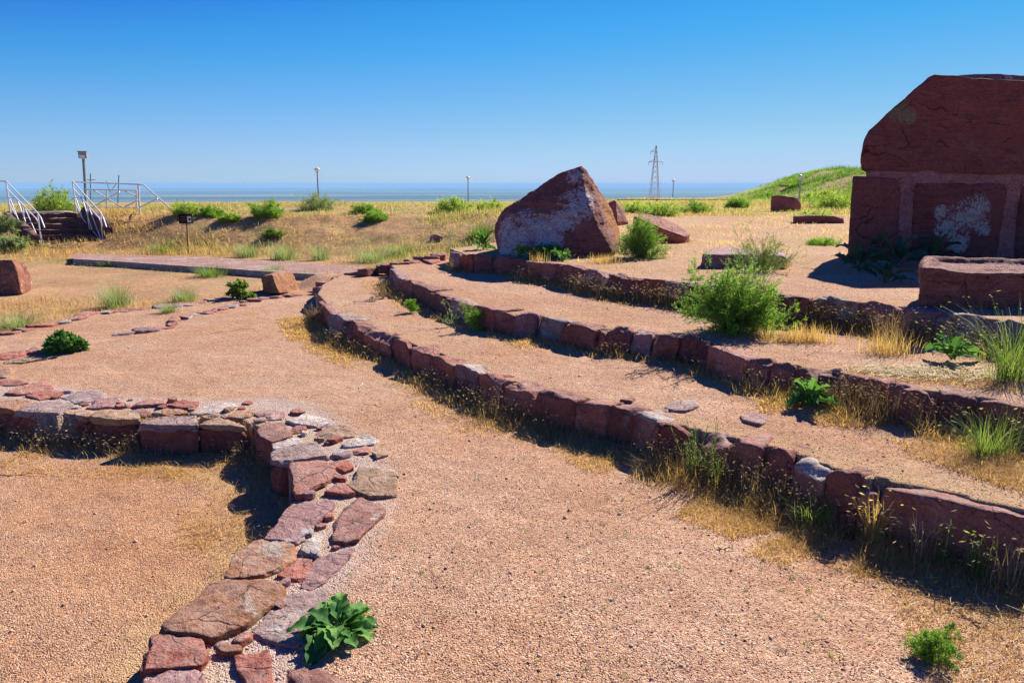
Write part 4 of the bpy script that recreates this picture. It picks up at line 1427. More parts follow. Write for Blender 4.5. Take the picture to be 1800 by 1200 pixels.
def along(P, n, rg, smax=None):
    P = np.array([p[:2] for p in P])
    seg = np.linalg.norm(np.diff(P, axis=0), axis=1)
    cum = np.concatenate([[0], np.cumsum(seg)])
    s = rg.uniform(0, cum[-1] if smax is None else min(smax, cum[-1]), n)
    i = np.clip(np.searchsorted(cum, s) - 1, 0, len(seg) - 1)
    f = (s - cum[i]) / seg[i]
    q = P[i] + (P[i + 1] - P[i]) * f[:, None]
    t = (P[i + 1] - P[i]) / seg[i][:, None]
    nn = np.stack([-t[:, 1], t[:, 0]], 1)
    nn *= np.where(nn[:, :1] < 0, -1, 1)
    return q, nn, s


rg = np.random.default_rng(99)
dry = Bag()
stalk = Bag()


def footgrass(P, n, zone, hmax, side=-1, dens_sc=1.1, seed=0, spread=.20, grey=0.0):
    q, nn, s = along(P, n, rg)
    off = np.abs(rg.normal(0, spread, n)) * .8 + .01
    q = q + nn * side * off[:, None]
    x, y = q[:, 0], q[:, 1]
    den = n2(x, y, dens_sc, 60 + seed, 3)
    keep = (rg.uniform(-.55, .6, n) < den + .12) & (y > .6) & (y < 14) & (np.abs(x) < .9 * y + 2.0)
    q, off, den = q[keep], off[keep], den[keep]
    N = len(q)
    z = gz(q[:, 0], q[:, 1])
    ok = np.abs(z - zone) < .125
    q, off, den, z = q[ok], off[ok], den[ok], z[ok]
    N = len(q)
    P3 = np.stack([q[:, 0], q[:, 1], z - .004], 1)
    h = rg.uniform(.2, 1, N) ** 1.6 * hmax * np.clip(.55 + den, .35, 1.3) * np.clip(1.25 - off * 2.6, .22, 1)
    dist = np.hypot(P3[:, 0], P3[:, 1])
    w = rg.uniform(.0014, .0036, N) * np.clip(dist / 4, .9, 2.2)
    az = rg.uniform(0, 6.283, N)
    bend = rg.uniform(.05, .9, N)
    tall = h > .5 * hmax
    r = np.clip(rg.uniform(0, 1, N) * .75 + .1 + .12 * den, 0, 1)
    A = ~tall
    dry.blades(P3[A], h[A], w[A], az[A], bend[A] + .2, r[A])
    V = stalk.blades(P3[tall], h[tall], w[tall] * .8, az[tall], bend[tall] * .8, r[tall] * .8)
    tips = V[:, -1]
    k = rg.random(len(tips)) < .75
    if k.any():
        sv, sf = seedheads(tips[k], az[tall][k], rg.uniform(.008, .024, k.sum()) * np.clip(dist[tall][k] / 4.5, .9, 1.7), rg)
        stalk.add(sv, sf, np.repeat(rg.uniform(.5, 1, k.sum()), 4))


footgrass(W1[:24], 24000, 0.0, .24, seed=1)
footgrass(W1[14:24], 15000, 0.0, .34, seed=4, spread=.24)
footgrass(W2[:-2], 14000, Z1, .20, seed=2, spread=.13)
footgrass(W2[16:-2], 7000, Z1, .30, seed=6, spread=.16)
footgrass(W3[:-2], 13000, Z2, .22, seed=3, spread=.10)
footgrass(W3[15:-2], 6500, Z2, .36, seed=8, spread=.16)
footgrass(PIT_L[:14], 15000, ZP, .17, side=-1, seed=5, spread=.16)


def scatter_patch(poly_px, z, n, hmin, hmax, mat_bag, bend=(.6, 1.6), w=(.0015, .0035), clump=1.5, thr=-.05, seed=0):
    P = [G(a, b, z)[:2] for a, b in poly_px]
    P = np.array(P)
    lo, hi = P.min(0), P.max(0)
    q = rg.uniform(lo, hi, (n, 2))
    k = inpoly(q[:, 0], q[:, 1], P)
    q = q[k]
    d = n2(q[:, 0], q[:, 1], clump, 70 + seed, 3)
    k = d + rg.uniform(-.3, .3, len(q)) > thr
    q = q[k]
    N = len(q)
    zz = gz(q[:, 0], q[:, 1])
    mat_bag.blades(np.stack([q[:, 0], q[:, 1], zz - .002], 1), rg.uniform(hmin, hmax, N), rg.uniform(*w, N), rg.uniform(0, 6.283, N), rg.uniform(*bend, N), np.clip(rg.uniform(0, 1, N), 0, 1))


# low withered mats in front of the walls and in the corner of the pit
scatter_patch([(1120, 820), (1300, 870), (1500, 940), (1800, 1030), (1800, 1200), (1640, 1200), (1560, 1000), (1300, 930)], 0, 16000, .012, .055, dry, seed=1, thr=.02)
scatter_patch([(180, 780), (430, 770), (455, 880), (440, 960), (380, 1010), (330, 940), (380, 860), (200, 830)], ZP, 15000, .012, .06, dry, seed=2, thr=-.12, clump=2.2)
scatter_patch([(540, 580), (700, 640), (900, 720), (1130, 800), (1100, 850), (850, 740), (640, 640), (520, 590)], 0, 9000, .01, .045, dry, seed=3, thr=.0)
scatter_patch([(1480, 640), (1760, 655), (1800, 690), (1640, 676), (1500, 660)], Z2, 3500, .02, .07, dry, seed=4, thr=-.2)
scatter_patch([(1560, 770), (1800, 800), (1800, 870), (1600, 800)], Z1, 6000, .015, .07, dry, seed=6, thr=-.2)
# thin growth over the upper terrace
q = np.stack([rg.uniform(-.5, 18, 70000), rg.uniform(7.5, 46, 70000)], 1)
k = inpoly(q[:, 0], q[:, 1], T3P) & (n2(q[:, 0], q[:, 1], .8, 81, 3) + rg.uniform(-.3, .3, len(q)) > .06)
q = q[k]
dd = np.hypot(q[:, 0], q[:, 1])
dry.blades(np.stack([q[:, 0], q[:, 1], gz(q[:, 0], q[:, 1])], 1), rg.uniform(.02, .10, len(q)), .0012 * dd.clip(4, 20) * rg.uniform(.5, 1.3, len(q)) * .6, rg.uniform(0, 6.28, len(q)), rg.uniform(.3, 1.2, len(q)),
           np.where(n2(q[:, 0], q[:, 1], .5, 82, 2) > .12, .97, rg.uniform(.35, .95, len(q))))
# clumps at the foot of boulder and blocks
for px, py, wd, n, hm in ((1060, 462, 40, 400, .16), (940, 462, 30, 150, .2), (1170, 425, 60, 500, .12), (1365, 472, 30, 300, .16), (1420, 600, 50, 400, .2), (1560, 620, 60, 350, .20), (1380, 600, 30, 160, .15)):
    c = hit(px, py)
    s = wd / FPX * c[1]
    q = c[:2] + rg.normal(0, s * .4, (n, 2)) * [1, .6]
    zz = gz(q[:, 0], q[:, 1])
    k = np.abs(zz - c[2]) < .12
    q, zz = q[k], zz[k]
    dry.blades(np.stack([q[:, 0], q[:, 1], zz], 1), rg.uniform(.25, 1, len(q)) * hm, np.full(len(q), .003), rg.uniform(0, 6.28, len(q)), rg.uniform(.1, .8, len(q)), rg.uniform(.2, 1, len(q)))

# golden mats lit by the sun a little way in front of the walls
def mats(P, zone, n, o0, o1, thr, seed, hm=.05):
    q, nn, s = along(P, n, rg)
    off = rg.uniform(o0, o1, n)
    q = q - nn * off[:, None]
    x, y = q[:, 0], q[:, 1]
    den = n2(x, y, 1.7, 160 + seed, 3)
    z = gz(x, y)
    k = (den - (off - o0) / (o1 - o0) * .35 + rg.uniform(-.25, .25, n) > thr) & (np.abs(z - zone) < .11) & (y > .8) & (np.abs(x) < .9 * y + 1.5)
    q, z = q[k], z[k]
    N = len(q)
    dd = np.hypot(q[:, 0], q[:, 1])
    dry.blades(np.stack([q[:, 0], q[:, 1], z - .002], 1), rg.uniform(.2, 1, N) * hm, .0009 * dd.clip(2.5, 8) * rg.uniform(.5, 1.3, N), rg.uniform(0, 6.283, N), rg.uniform(.4, 1.5, N), rg.uniform(.3, .92, N))


mats(W1[:24], 0, 24000, .12, .48, -.05, 1)
mats(W1[16:24], 0, 22000, .15, .62, -.10, 2, .06)
mats(W2[:-2], Z1, 9000, .12, .40, .02, 3)
mats(W2[17:-2], Z1, 9000, .12, .5, -.15, 5, .07)
mats(W3[:-2], Z2, 7000, .12, .35, .05, 4)
mats(PIT_L[:15], ZP, 16000, .12, .60, -.10, 6)
tag(dry.make('dry_grass', M['g_dry']), 'withered yellow grass growing along the wall feet and terraces', 'dry grass', kind='stuff')
tag(stalk.make('dead_stalks', M['g_stalk']), 'dead brown seed stalks standing in front of the terrace walls', 'dry stalks', kind='stuff')

# golden grass of the field and the bank
fg = Bag()
N = 480000
th = rg.uniform(R(-47), R(38), N)
rr = np.exp(rg.uniform(math.log(9), math.log(52), N))
x, y = rr * np.sin(th), rr * np.cos(th)
ins = inpoly(x, y, AMPH) | (inpoly(x, y, T3P) & (y < 24))
pth = inpoly(x, y, [p[:2] for p in pn] + [p[:2] for p in pf[::-1]])
stp = inpoly(x, y, [BA - tl * .3, BB + tl * .3, TB + tl * .3 + [-.9, 1.1], TA - tl * .3 + [-.9, 1.1]])
near_sparse = (y < 19) & (x < -3)
den = n2(x, y, .55, 90, 3)
keep = ~ins & ~pth & ~stp & ((den + rg.uniform(-.5, .5, N) > np.where(near_sparse, .30, -.12)))
x, y, rr, den = x[keep], y[keep], rr[keep], den[keep]
z = gz(x, y)
n = len(x)
h = rg.uniform(.05, .26, n) * np.clip(.8 + den, .4, 1.4) * np.where((y < 19) & (x < -3), .45, 1)
gr = n2(x, y, .30, 95, 3)
crest = sstep(22.5, 25.5, y)
green = (gr + rg.uniform(-.22, .22, n) > .10 - .42 * crest) | ((x > 4) & (y > 24) & (gr > -.12))
r = np.where(green, rg.uniform(.80, 1.0, n), np.clip(rg.uniform(.05, .80, n) + .15 * n2(x, y, .8, 96, 2), 0, .78))
fg.blades(np.stack([x, y, z - .02], 1), h, rr * .00048 * rg.uniform(.6, 1.8, n), rg.uniform(0, 6.28, n), rg.uniform(.2, 1.1, n), r, 2)
tag(fg.make('field_grass', M['g_field']), 'golden dried grass covering the field and bank behind the terraces', 'grass', kind='stuff')

# grass and scrub of the mound
mg = Bag()
N = 75000
x = rg.uniform(14, 38, N)
y = rg.uniform(38, 64, N)
z = gz(x, y)
dn = n2(x, y, .45, 98, 3)
k = dn + rg.uniform(-.4, .4, N) > -.1
x, y, z, dn = x[k], y[k], z[k], dn[k]
n = len(x)
mg.blades(np.stack([x, y, z - .03], 1), rg.uniform(.06, .22, n) * np.clip(.8 + dn, .4, 1.4), rg.uniform(.015, .045, n), rg.uniform(0, 6.28, n), rg.uniform(.1, .9, n),
          np.clip(np.where(n2(x, y, .35, 99, 3) > .02, rg.uniform(.1, .6, n), rg.uniform(.6, 1, n)), 0, 1), 2)
for q in range(420):
    cx, cy = rg.uniform(15, 37), rg.uniform(39, 60)
    if n2(np.array([cx]), np.array([cy]), .18, 177, 2)[0] < -.1:
        continue
    n = 70
    P = np.stack([cx + rg.normal(0, .35, n), cy + rg.normal(0, .35, n), np.zeros(n)], 1)
    P[:, 2] = gz(P[:, 0], P[:, 1]) - .03
    mg.blades(P, rg.uniform(.12, .5, n) * rg.uniform(.5, 1.1), rg.uniform(.02, .05, n), rg.uniform(0, 6.28, n), rg.uniform(.1, .9, n), np.clip(rg.uniform(.0, .35, n) + rg.uniform(0, .3), 0, 1), 2)
tag(mg.make('mound_grass', M['g_bright']), 'mixed green and straw coloured growth covering the mound', 'grass', kind='stuff')

# loose pebbles and grains on the gravel
def pebbles():
    N = 52000
    th = rg.uniform(R(-42), R(42), N)
    r = np.exp(rg.uniform(math.log(1.6), math.log(8.5), N))
    x, y = r * np.sin(th), r * np.cos(th)
    z = gz(x, y)
    s = rg.uniform(.0020, .0045, N) * (1 + (rg.random(N) < .02) * rg.uniform(.4, 1.8, N))
    k = inpoly(x, y, AMPH)
    x, y, z, s = x[k], y[k], z[k], s[k]
    N = len(x)
    base = np.array([[1, 0, 0], [0, 1, 0], [-1, 0, 0], [0, -1, 0], [0, 0, .75], [0, 0, -.6]], float)
    f = np.array([[0, 1, 4], [1, 2, 4], [2, 3, 4], [3, 0, 4], [1, 0, 5], [2, 1, 5], [3, 2, 5], [0, 3, 5]])
    a = rg.uniform(0, 6.28, N)
    ca, sa = np.cos(a), np.sin(a)
    B = base[None] * rg.uniform(.6, 1.3, (N, 6, 1))
    V = np.stack([B[..., 0] * ca[:, None] - B[..., 1] * sa[:, None], B[..., 0] * sa[:, None] + B[..., 1] * ca[:, None], B[..., 2]], -1) * s[:, None, None]
    V = V + np.stack([x, y, z + s * .25], 1)[:, None]
    F = (f[None] + (np.arange(N) * 6)[:, None, None]).reshape(-1, 3)
    tag(make('gravel', V.reshape(-1, 3), F, M['pebble'], rnd=np.repeat(rg.uniform(0, 1, N), 6)), 'loose pink and red gravel grains strewn over the floor', 'gravel', kind='stuff')


pebbles()

# litter of straw on the ground
sw = Bag()
def straws(c, sx, sy, n, L, w):
    q = c[:2] + rg.normal(0, 1, (n, 2)) * [sx, sy]
    z = gz(q[:, 0], q[:, 1]) + rg.uniform(.003, .03, n)
    k = np.abs(z - c[2]) < .12
    q, z = q[k], z[k]
    n = len(q)
    a = rg.uniform(0, 6.28, n)
    l = rg.uniform(*L, n)
    d = np.stack([np.cos(a), np.sin(a), rg.uniform(-.1, .1, n)], 1)
    s_ = np.stack([-np.sin(a), np.cos(a), np.zeros(n)], 1)
    cv = rg.uniform(-.25, .25, n)
    P0 = np.stack([q[:, 0], q[:, 1], z], 1)
    ts = np.linspace(-.5, .5, 5)
    C = P0[:, None] + d[:, None] * (l[:, None] * ts)[..., None] + s_[:, None] * (l[:, None] * cv[:, None] * (ts ** 2 * 4 - .5))[..., None]
    ww = np.full((n, 1, 1), 1.0) * w
    up = np.array([0, 0, .35])
    V = np.stack([C - (s_[:, None] + up) * ww / 2, C + (s_[:, None] + up) * ww / 2], 2).reshape(-1, 3)
    kk = np.arange(4)
    f = np.stack([2 * kk, 2 * kk + 1, 2 * kk + 3, 2 * kk + 2], 1)
    F = (f[None] + (np.arange(n) * 10)[:, None, None]).reshape(-1, 4)
    sw.add(V, F, np.repeat(rg.uniform(0, 1, n), 10))


straws(hit(1610, 655), .24, .09, 900, (.05, .16), .004)
straws(hit(1700, 662), .28, .09, 600, (.05, .14), .004)
for px, py in ((1640, 1040), (1500, 960), (1400, 900), (1740, 1060), (1700, 1150)):
    straws(hit(px, py), .35, .16, 60, (.03, .10), .0024)
for px, py in ((420, 585), (360, 600), (700, 690), (560, 640)):
    straws(hit(px, py), .5, .3, 10, (.04, .16), .005)
for px, py in ((900, 900), (700, 1100), (1100, 1000), (200, 950), (900, 700), (1000, 560), (1250, 690), (1450, 760)):
    straws(hit(px, py), .7, .4, 26, (.02, .07), .0018)
lt = Bag()
n_ = 900
th_ = rg.uniform(R(-38), R(36), n_)
r_ = np.exp(rg.uniform(math.log(1.9), math.log(9), n_))
q_ = np.stack([r_ * np.sin(th_), r_ * np.cos(th_)], 1)
q_ = q_[inpoly(q_[:, 0], q_[:, 1], AMPH)]
z_ = gz(q_[:, 0], q_[:, 1])
n_ = len(q_)
lt.blades(np.stack([q_[:, 0], q_[:, 1], z_ + .002], 1), rg.uniform(.006, .030, n_), rg.uniform(.0015, .004, n_), rg.uniform(0, 6.28, n_), np.full(n_, 2.4), rg.uniform(0, 1, n_), 2)
tag(lt.make('litter', M['twig']), 'dark bits of plant litter scattered on the gravel', 'litter', kind='stuff')
tag(sw.make('straw', M['straw']), 'pale loose straw scattered on the gravel floor', 'straw', kind='stuff')

sp_ = Bag()
for k in range(90):
    px, py = (rg.uniform(900, 1780), rg.uniform(760, 1195)) if k % 3 else (rg.uniform(300, 900), rg.uniform(560, 1190))
    c = hit(px, py)
    if abs(c[2]) > .11:
        continue
    n = int(rg.integers(5, 16))
    P = c + np.stack([rg.normal(0, .008, n), rg.normal(0, .008, n), np.zeros(n)], 1)
    sp_.blades(P, rg.uniform(.008, .028, n), rg.uniform(.0015, .003, n), rg.uniform(0, 6.28, n), rg.uniform(.2, 1.4, n), rg.uniform(.3, 1, n))
tag(sp_.make('sprouts', M['g_mid']), 'tiny scattered green sprouts pushing through the gravel', 'sprouts', kind='stuff')

# twigs one can see singly
for k, (px, py, L, a, r, cv, mt, lb) in enumerate(((42, 836, .28, .15, .0028, .03, 'twig', 'thin dark twig on the pit floor near the left edge'),
                                       (1276, 966, .075, -.05, .0028, .0, 'twig', 'short pale-ended twig lying on open gravel below the lowest wall'),
                                       (1612, 998, .22, 2.0, .0035, .55, 'straw', 'white curled dead stem on golden grass under the lowest wall'),
                                       (1600, 1058, .10, .5, .003, .05, 'straw', 'straight pale stick pointing at the small bright green bush'),
                                       (1690, 1085, .14, 2.1, .004, -.06, 'twig', 'knobbly dark twig just above the small bright green bush'),
                                       (415, 582, .42, .55, .004, .08, 'straw', 'long bleached stem on the open gravel near the inner edging row'),
                                       (1430, 622, .16, .6, .003, .05, 'straw', 'thin straw lying at the lip of the middle terrace'))):
    c = hit(px, py)
    d = np.array([math.cos(a), math.sin(a), 0])
    s_ = np.array([-d[1], d[0], 0])
    pp = [c + d * L * t + s_ * L * cv * (1 - 4 * t * t) + [0, 0, .006 + .006 * math.sin(t * 9)] for t in np.linspace(-.5, .5, 12)]
    V, F = tube(pp, list(np.linspace(r, r * .5, 12)), 5)
    tag(make('twig', V, F, M[mt], None, c, rnd=np.full(len(V), .6)), lb, 'twig')


# ---- bushes
def bush(loc, W, H, dep, nb, ntw, nl, ll, lw, seed, stem_w=.003, lift=.0, up=.35, ragged=.25, leafdir=.5):
    """W,H,dep half-width, height, half-depth: returns (stems bag, leaves bag)"""
    g = np.random.default_rng(seed)
    az = g.uniform(0, 6.283, nb)
    el = np.arcsin(g.uniform(.0, 1, nb))
    ln = 1 - ragged * g.random(nb) ** 1.5 + (g.random(nb) < .12) * ragged * .8
    D = np.stack([np.cos(az) * np.cos(el) * W, np.sin(az) * np.cos(el) * dep, (np.sin(el) * .95 + .05) * H], 1) * ln[:, None]
    B = np.array(loc) + np.stack([g.normal(0, .10, nb) * W, g.normal(0, .10, nb) * dep, np.zeros(nb)], 1)
    cur = g.normal(0, .08, (nb, 3)) * H
    def bp(i, t):
        return B[i] + D[i] * t[:, None] + cur[i] * (t * (1 - t) * 4)[:, None] + np.stack([0 * t, 0 * t, up * H * t * (1 - t)], 1)
    S, Lf = Bag(), Bag()
    def strip(P0, P1, P2, w):
        n = len(P0)
        d = P2 - P0
        s = np.cross(d, g.normal(0, 1, (n, 3)))
        s /= np.linalg.norm(s, axis=1)[:, None] + 1e-9
        w = np.broadcast_to(w, (n,))[:, None]
        V = np.stack([P0 - s * w, P0 + s * w, P1 - s * w * .75, P1 + s * w * .75, P2 - s * w * .3, P2 + s * w * .3], 1).reshape(-1, 3)
        f = np.array([[0, 1, 3, 2], [2, 3, 5, 4]])
        F = (f[None] + (np.arange(n) * 6)[:, None, None]).reshape(-1, 4)
        S.add(V, F, np.repeat(g.uniform(0, 1, n), 6))
    ii = np.arange(nb)
    strip(bp(ii, np.zeros(nb)), bp(ii, np.full(nb, .5)), bp(ii, np.ones(nb)), stem_w)
    i2 = g.integers(0, nb, ntw)
    t0 = g.uniform(.03, 1, ntw) ** .75
    T0 = bp(i2, t0)
    dd = D[i2] / (np.linalg.norm(D[i2], axis=1)[:, None] + 1e-9) * .7 + g.normal(0, .55, (ntw, 3)) + [0, 0, .25]
    dd /= np.linalg.norm(dd, axis=1)[:, None]
    tl_ = g.uniform(.12, .34, ntw) * (W + H + dep) / 3
    T1 = T0 + dd * tl_[:, None]
    T1[:, 2] = np.maximum(T1[:, 2], loc[2] + .004)
    strip(T0, (T0 + T1) / 2 + g.normal(0, .04, (ntw, 3)) * tl_[:, None], T1, stem_w * .55)
    j = g.integers(0, ntw, nl)
    tt = g.uniform(.05, 1.05, nl)
    P = T0[j] + (T1 - T0)[j] * tt[:, None]
    ld = dd[j] * leafdir + g.normal(0, .6, (nl, 3)) + [0, 0, .1]
    ld /= np.linalg.norm(ld, axis=1)[:, None]
    sd = np.cross(ld, g.normal(0, 1, (nl, 3)))
    sd /= np.linalg.norm(sd, axis=1)[:, None] + 1e-9
    l = ll * g.uniform(.5, 1.3, nl)
    w = lw * g.uniform(.6, 1.3, nl)
    V = np.stack([P, P + ld * (l * .5)[:, None] + sd * w[:, None] / 2, P + ld * l[:, None], P + ld * (l * .5)[:, None] - sd * w[:, None] / 2], 1).reshape(-1, 3)
    F = np.arange(nl * 4).reshape(-1, 4)
    br = g.uniform(.1, .9, nb)
    r = np.clip(br[i2[j]] * .6 + g.uniform(0, .4, nl), 0, 1)
    Lf.add(V, F, np.repeat(r, 4))
    return S, Lf


def px_bush(px, py, wpx, hpx, label, mat, seed, big=False, group=None, z=None, q=1.0, ll=None, name='bush', stem='stem', ragged=.25, up=.35, cat='bush', hw=.55):
    c = hit(px, py) if z is None else G(px, py, z)
    k = math.hypot(*c[:2]) / FPX * 1.02
    if py < 440:
        c = c - np.array([0, 0, hpx * k * .12])
    W, H = wpx * k / 2, hpx * k * (.80 if (py < 440 and z is None) else 1)
    l = ll if ll else max(.012, min(.14, k * 4.6))
    if py < 400 and z is None and mat in ('g_bright', 'g_mid'):
        mat = 'g_hill' if mat == 'g_bright' else 'g_bright'
    nb = int((150 if big else 55) * q)
    nt = int((1000 if big else 260) * q)
    nl = int((20000 if big else 7000) * q * (.5 if (py < 440 and z is None) else 1))
    S, L = bush(c, W, H, W * .8, nb, nt, nl, l, l * .28 * hw, seed, max(.0015, k * .45), ragged=ragged, up=up)
    if py < 440 and z is None:
        g = np.random.default_rng(seed + 5000)
        n = int(1000 * max(q, .6))
        az = g.uniform(0, 6.283, n)
        rr_ = np.sqrt(g.uniform(0, 1, n)) * .8
        P = c + np.stack([np.cos(az) * rr_ * W, np.sin(az) * rr_ * W * .8, np.zeros(n)], 1)
        L.blades(P, H * g.uniform(.45, 1.12, n) * (1 - .35 * rr_), np.full(n, max(.006, k * .38)), az + g.normal(0, .5, n), g.uniform(.1, .75, n) * min(1.3, W / H), np.where(g.random(n) < .25, 1.0, g.uniform(.1, .9, n)))
    if big and z is not None:
        g = np.random.default_rng(seed + 7000)
        n = 70
        az = g.uniform(0, 6.283, n)
        rr_ = np.sqrt(g.uniform(0, 1, n)) * .5
        P = c + np.stack([np.cos(az) * rr_ * W, np.sin(az) * rr_ * W * .8, np.zeros(n)], 1)
        S.blades(P, H * g.uniform(.4, 1.15, n), np.full(n, .0035), az + g.normal(0, .5, n), g.uniform(.1, .9, n), np.full(n, 1.0))
    if big or wpx > 60:
        o = thing(name, c, label, cat, group)
        S.make('stems', M[stem], o)
        L.make('foliage', M[mat], o)
        return o
    b = Bag()
    for X in (S, L):
        b.add(np.vstack(X.V), np.vstack(X.F), np.concatenate(X.r))
    return tag(b.make(name, M[mat], None, c), label, cat, group)


px_bush(1292, 580, 165, 106, 'large fine-leaved bright green bush spilling over the uppermost wall', 'g_bright', 501, True, z=Z2, q=1.7, ll=.028, ragged=.35, hw=.9)
px_bush(1335, 478, 130, 62, 'loose sprawling green weed growing up against the low mauve block', 'g_mid', 502, True, z=Z3 - .02, q=.28, ll=.03, ragged=.6)
px_bush(1126, 455, 74, 66, 'dense round bright green bush right of the huge boulder', 'g_bright', 503, True, z=Z3 - .02, q=1.0, ll=.035, ragged=.12)
FB = 'green bushes along the skyline'
px_bush(96, 372, 66, 44, 'feathery green bush on the bank between the two stair handrails', 'g_bright', 504, True, FB, q=.6)
px_bush(798, 374, 72, 34, 'round bright green bush below the globe lamp left of the boulder', 'g_bright', 505, True, FB, q=.6, ragged=.12)
px_bush(862, 374, 52, 30, 'smaller green bush touching the left shoulder of the boulder', 'g_bright', 506, True, FB, q=.5, ragged=.12)
px_bush(556, 368, 62, 36, 'pale silvery shrub at the foot of the tall globe lamp', 'g_grey', 507, True, FB, q=.4, ragged=.5)
px_bush(470, 380, 56, 36, 'pale green bush on the bank left of the tall globe lamp', 'g_mid', 508, False, FB, q=1.4)
px_bush(326, 378, 44, 30, 'dark green bush directly above the information plate', 'g_bright', 509, False, FB, q=1.2)
px_bush(1296, 366, 40, 22, 'small dark green bush at the right end of the dark fence', 'g_mid', 510, False, FB, q=1.3)
px_bush(1462, 368, 84, 34, 'bright green bush between the dark red rock and the masonry', 'g_bright', 511, True, FB, q=.6)
px_bush(1160, 380, 80, 34, 'broad bright weed clump under the power pylon', 'g_bright', 512, True, FB, q=.5, ragged=.4)
px_bush(1120, 374, 52, 26, 'low yellow-green weed just right of the boulder tip', 'g_bright', 513, False, FB, q=1.3, ragged=.4)
px_bush(1222, 374, 60, 24, 'yellow-green weed below the globe lamp on the right', 'g_mid', 514, False, FB, q=1.3, ragged=.4)
px_bush(1352, 348, 60, 13, 'olive shrub on the left flank of the mound', 'g_mid', 515, False, 'shrubs on the mound', q=1.2)
px_bush(1398, 326, 70, 13, 'dark olive shrub near the top of the mound', 'g_mid', 516, False, 'shrubs on the mound', q=1.4)
px_bush(1440, 348, 60, 12, 'fresh green shrub on the right face of the mound', 'g_bright', 517, False, 'shrubs on the mound', q=1.2)
px_bush(1430, 384, 70, 14, 'bright low weed beside the long low stone', 'g_bright', 518, True, None, q=.3)
px_bush(1445, 430, 60, 12, 'flat yellow-green weed on gravel left of the masonry', 'g_bright', 519, False, None, q=.7)
px_bush(660, 388, 44, 22, 'dark green bush low on the bank left of the round bushes', 'g_mid', 520, False, FB, q=1.2)
px_bush(640, 374, 50, 16, 'flat green bush on the bank top right of the pale shrub', 'g_mid', 521, False, FB, q=1.1)
px_bush(405, 388, 36, 16, 'small green bush right of the information plate', 'g_bright', 522, False, FB, q=1.1)
px_bush(372, 380, 40, 20, 'rounded green bush on the bank crest beyond the plate', 'g_mid', 523, False, FB, q=1.1)
px_bush(8, 402, 44, 26, 'dark grey-green shrub beside the left handrail at the frame edge', 'g_grey', 524, False, None, q=1.3)
px_bush(20, 444, 50, 24, 'grey dry shrub on the bank below the left handrail', 'g_grey', 525, False, None, q=1.0, ragged=.5)
px_bush(480, 415, 40, 18, 'dark little weed low on the golden bank', 'g_mid', 526, False, None, q=.8)
px_bush(1450, 352, 30, 20, 'bushy green weed seen over the dark red rock', 'g_bright', 527, False, None, q=.9)
TF = 'grey-green tufts in the field'
for k, (px, py, w, h, mt, lb) in enumerate(((655, 460, 78, 38, 'g_grey', 'widest blue-green tuft beyond the far end of the paved path'),
                                  (562, 457, 42, 34, 'g_grey', 'upright blue-green tuft beyond the paved path under the tall globe lamp'),
                                  (500, 456, 56, 34, 'g_grey', 'pale blue-green tuft just beyond the path, left of the upright one'),
                                  (436, 452, 50, 30, 'g_grey', 'yellowish tuft beyond the path, leftmost of its row'),
                                  (286, 445, 60, 24, 'g_mid', 'dark green tuft behind the path left of the sign post'),
                                  (371, 486, 58, 26, 'g_mid', 'bright green tuft at the near kerb of the path'),
                                  (205, 540, 60, 52, 'g_grey', 'tall thin grey-green tuft growing by the outer edging row'),
                                  (296, 549, 40, 22, 'g_grey', 'small grey-green tuft between the two edging rows'),
                                  (200, 467, 50, 14, 'g_mid', 'low green tuft against the left end of the path kerb'),
                                  (34, 574, 86, 36, 'g_grey', 'broad pale green tuft at the left frame edge by the outer edging row'),
                                  (480, 484, 36, 22, 'g_bright', 'green tuft directly behind the orange rock'),
                                  (540, 488, 60, 18, 'g_grey', 'low grey-green tuft in the shade of the kerb right of the orange rock'),
                                  (700, 448, 50, 24, 'g_grey', 'faint tuft in the field close to the small dark rock'),
                                  (325, 530, 50, 30, 'g_grey', 'straggly tuft on bare field soil left of the leafy weed'),
                                  (840, 415, 50, 24, 'g_mid', 'yellow-green tuft in the field at the left foot of the boulder'))):
    c = hit(px, py)
    kk = c[1] / FPX
    g = np.random.default_rng(600 + k)
    n = 520 if w > 45 else 300
    b = Bag()
    P = c + np.stack([g.normal(0, .42, n) * w * kk / 2, g.normal(0, .36, n) * w * kk / 2, np.zeros(n)], 1)
    P[:, 2] = gz(P[:, 0], P[:, 1])
    hh = h * kk * g.uniform(.45, 1.15, n)
    b.blades(P, hh, np.full(n, max(.004, kk * .5)), np.arctan2(P[:, 1] - c[1], P[:, 0] - c[0]) + g.normal(0, .6, n), g.uniform(.15, 1.1, n) * min(1.3, w / h * .5), g.uniform(.1, 1, n))
    tag(b.make('grass_tuft', M[mt], None, c), lb, 'grass tuft', TF)
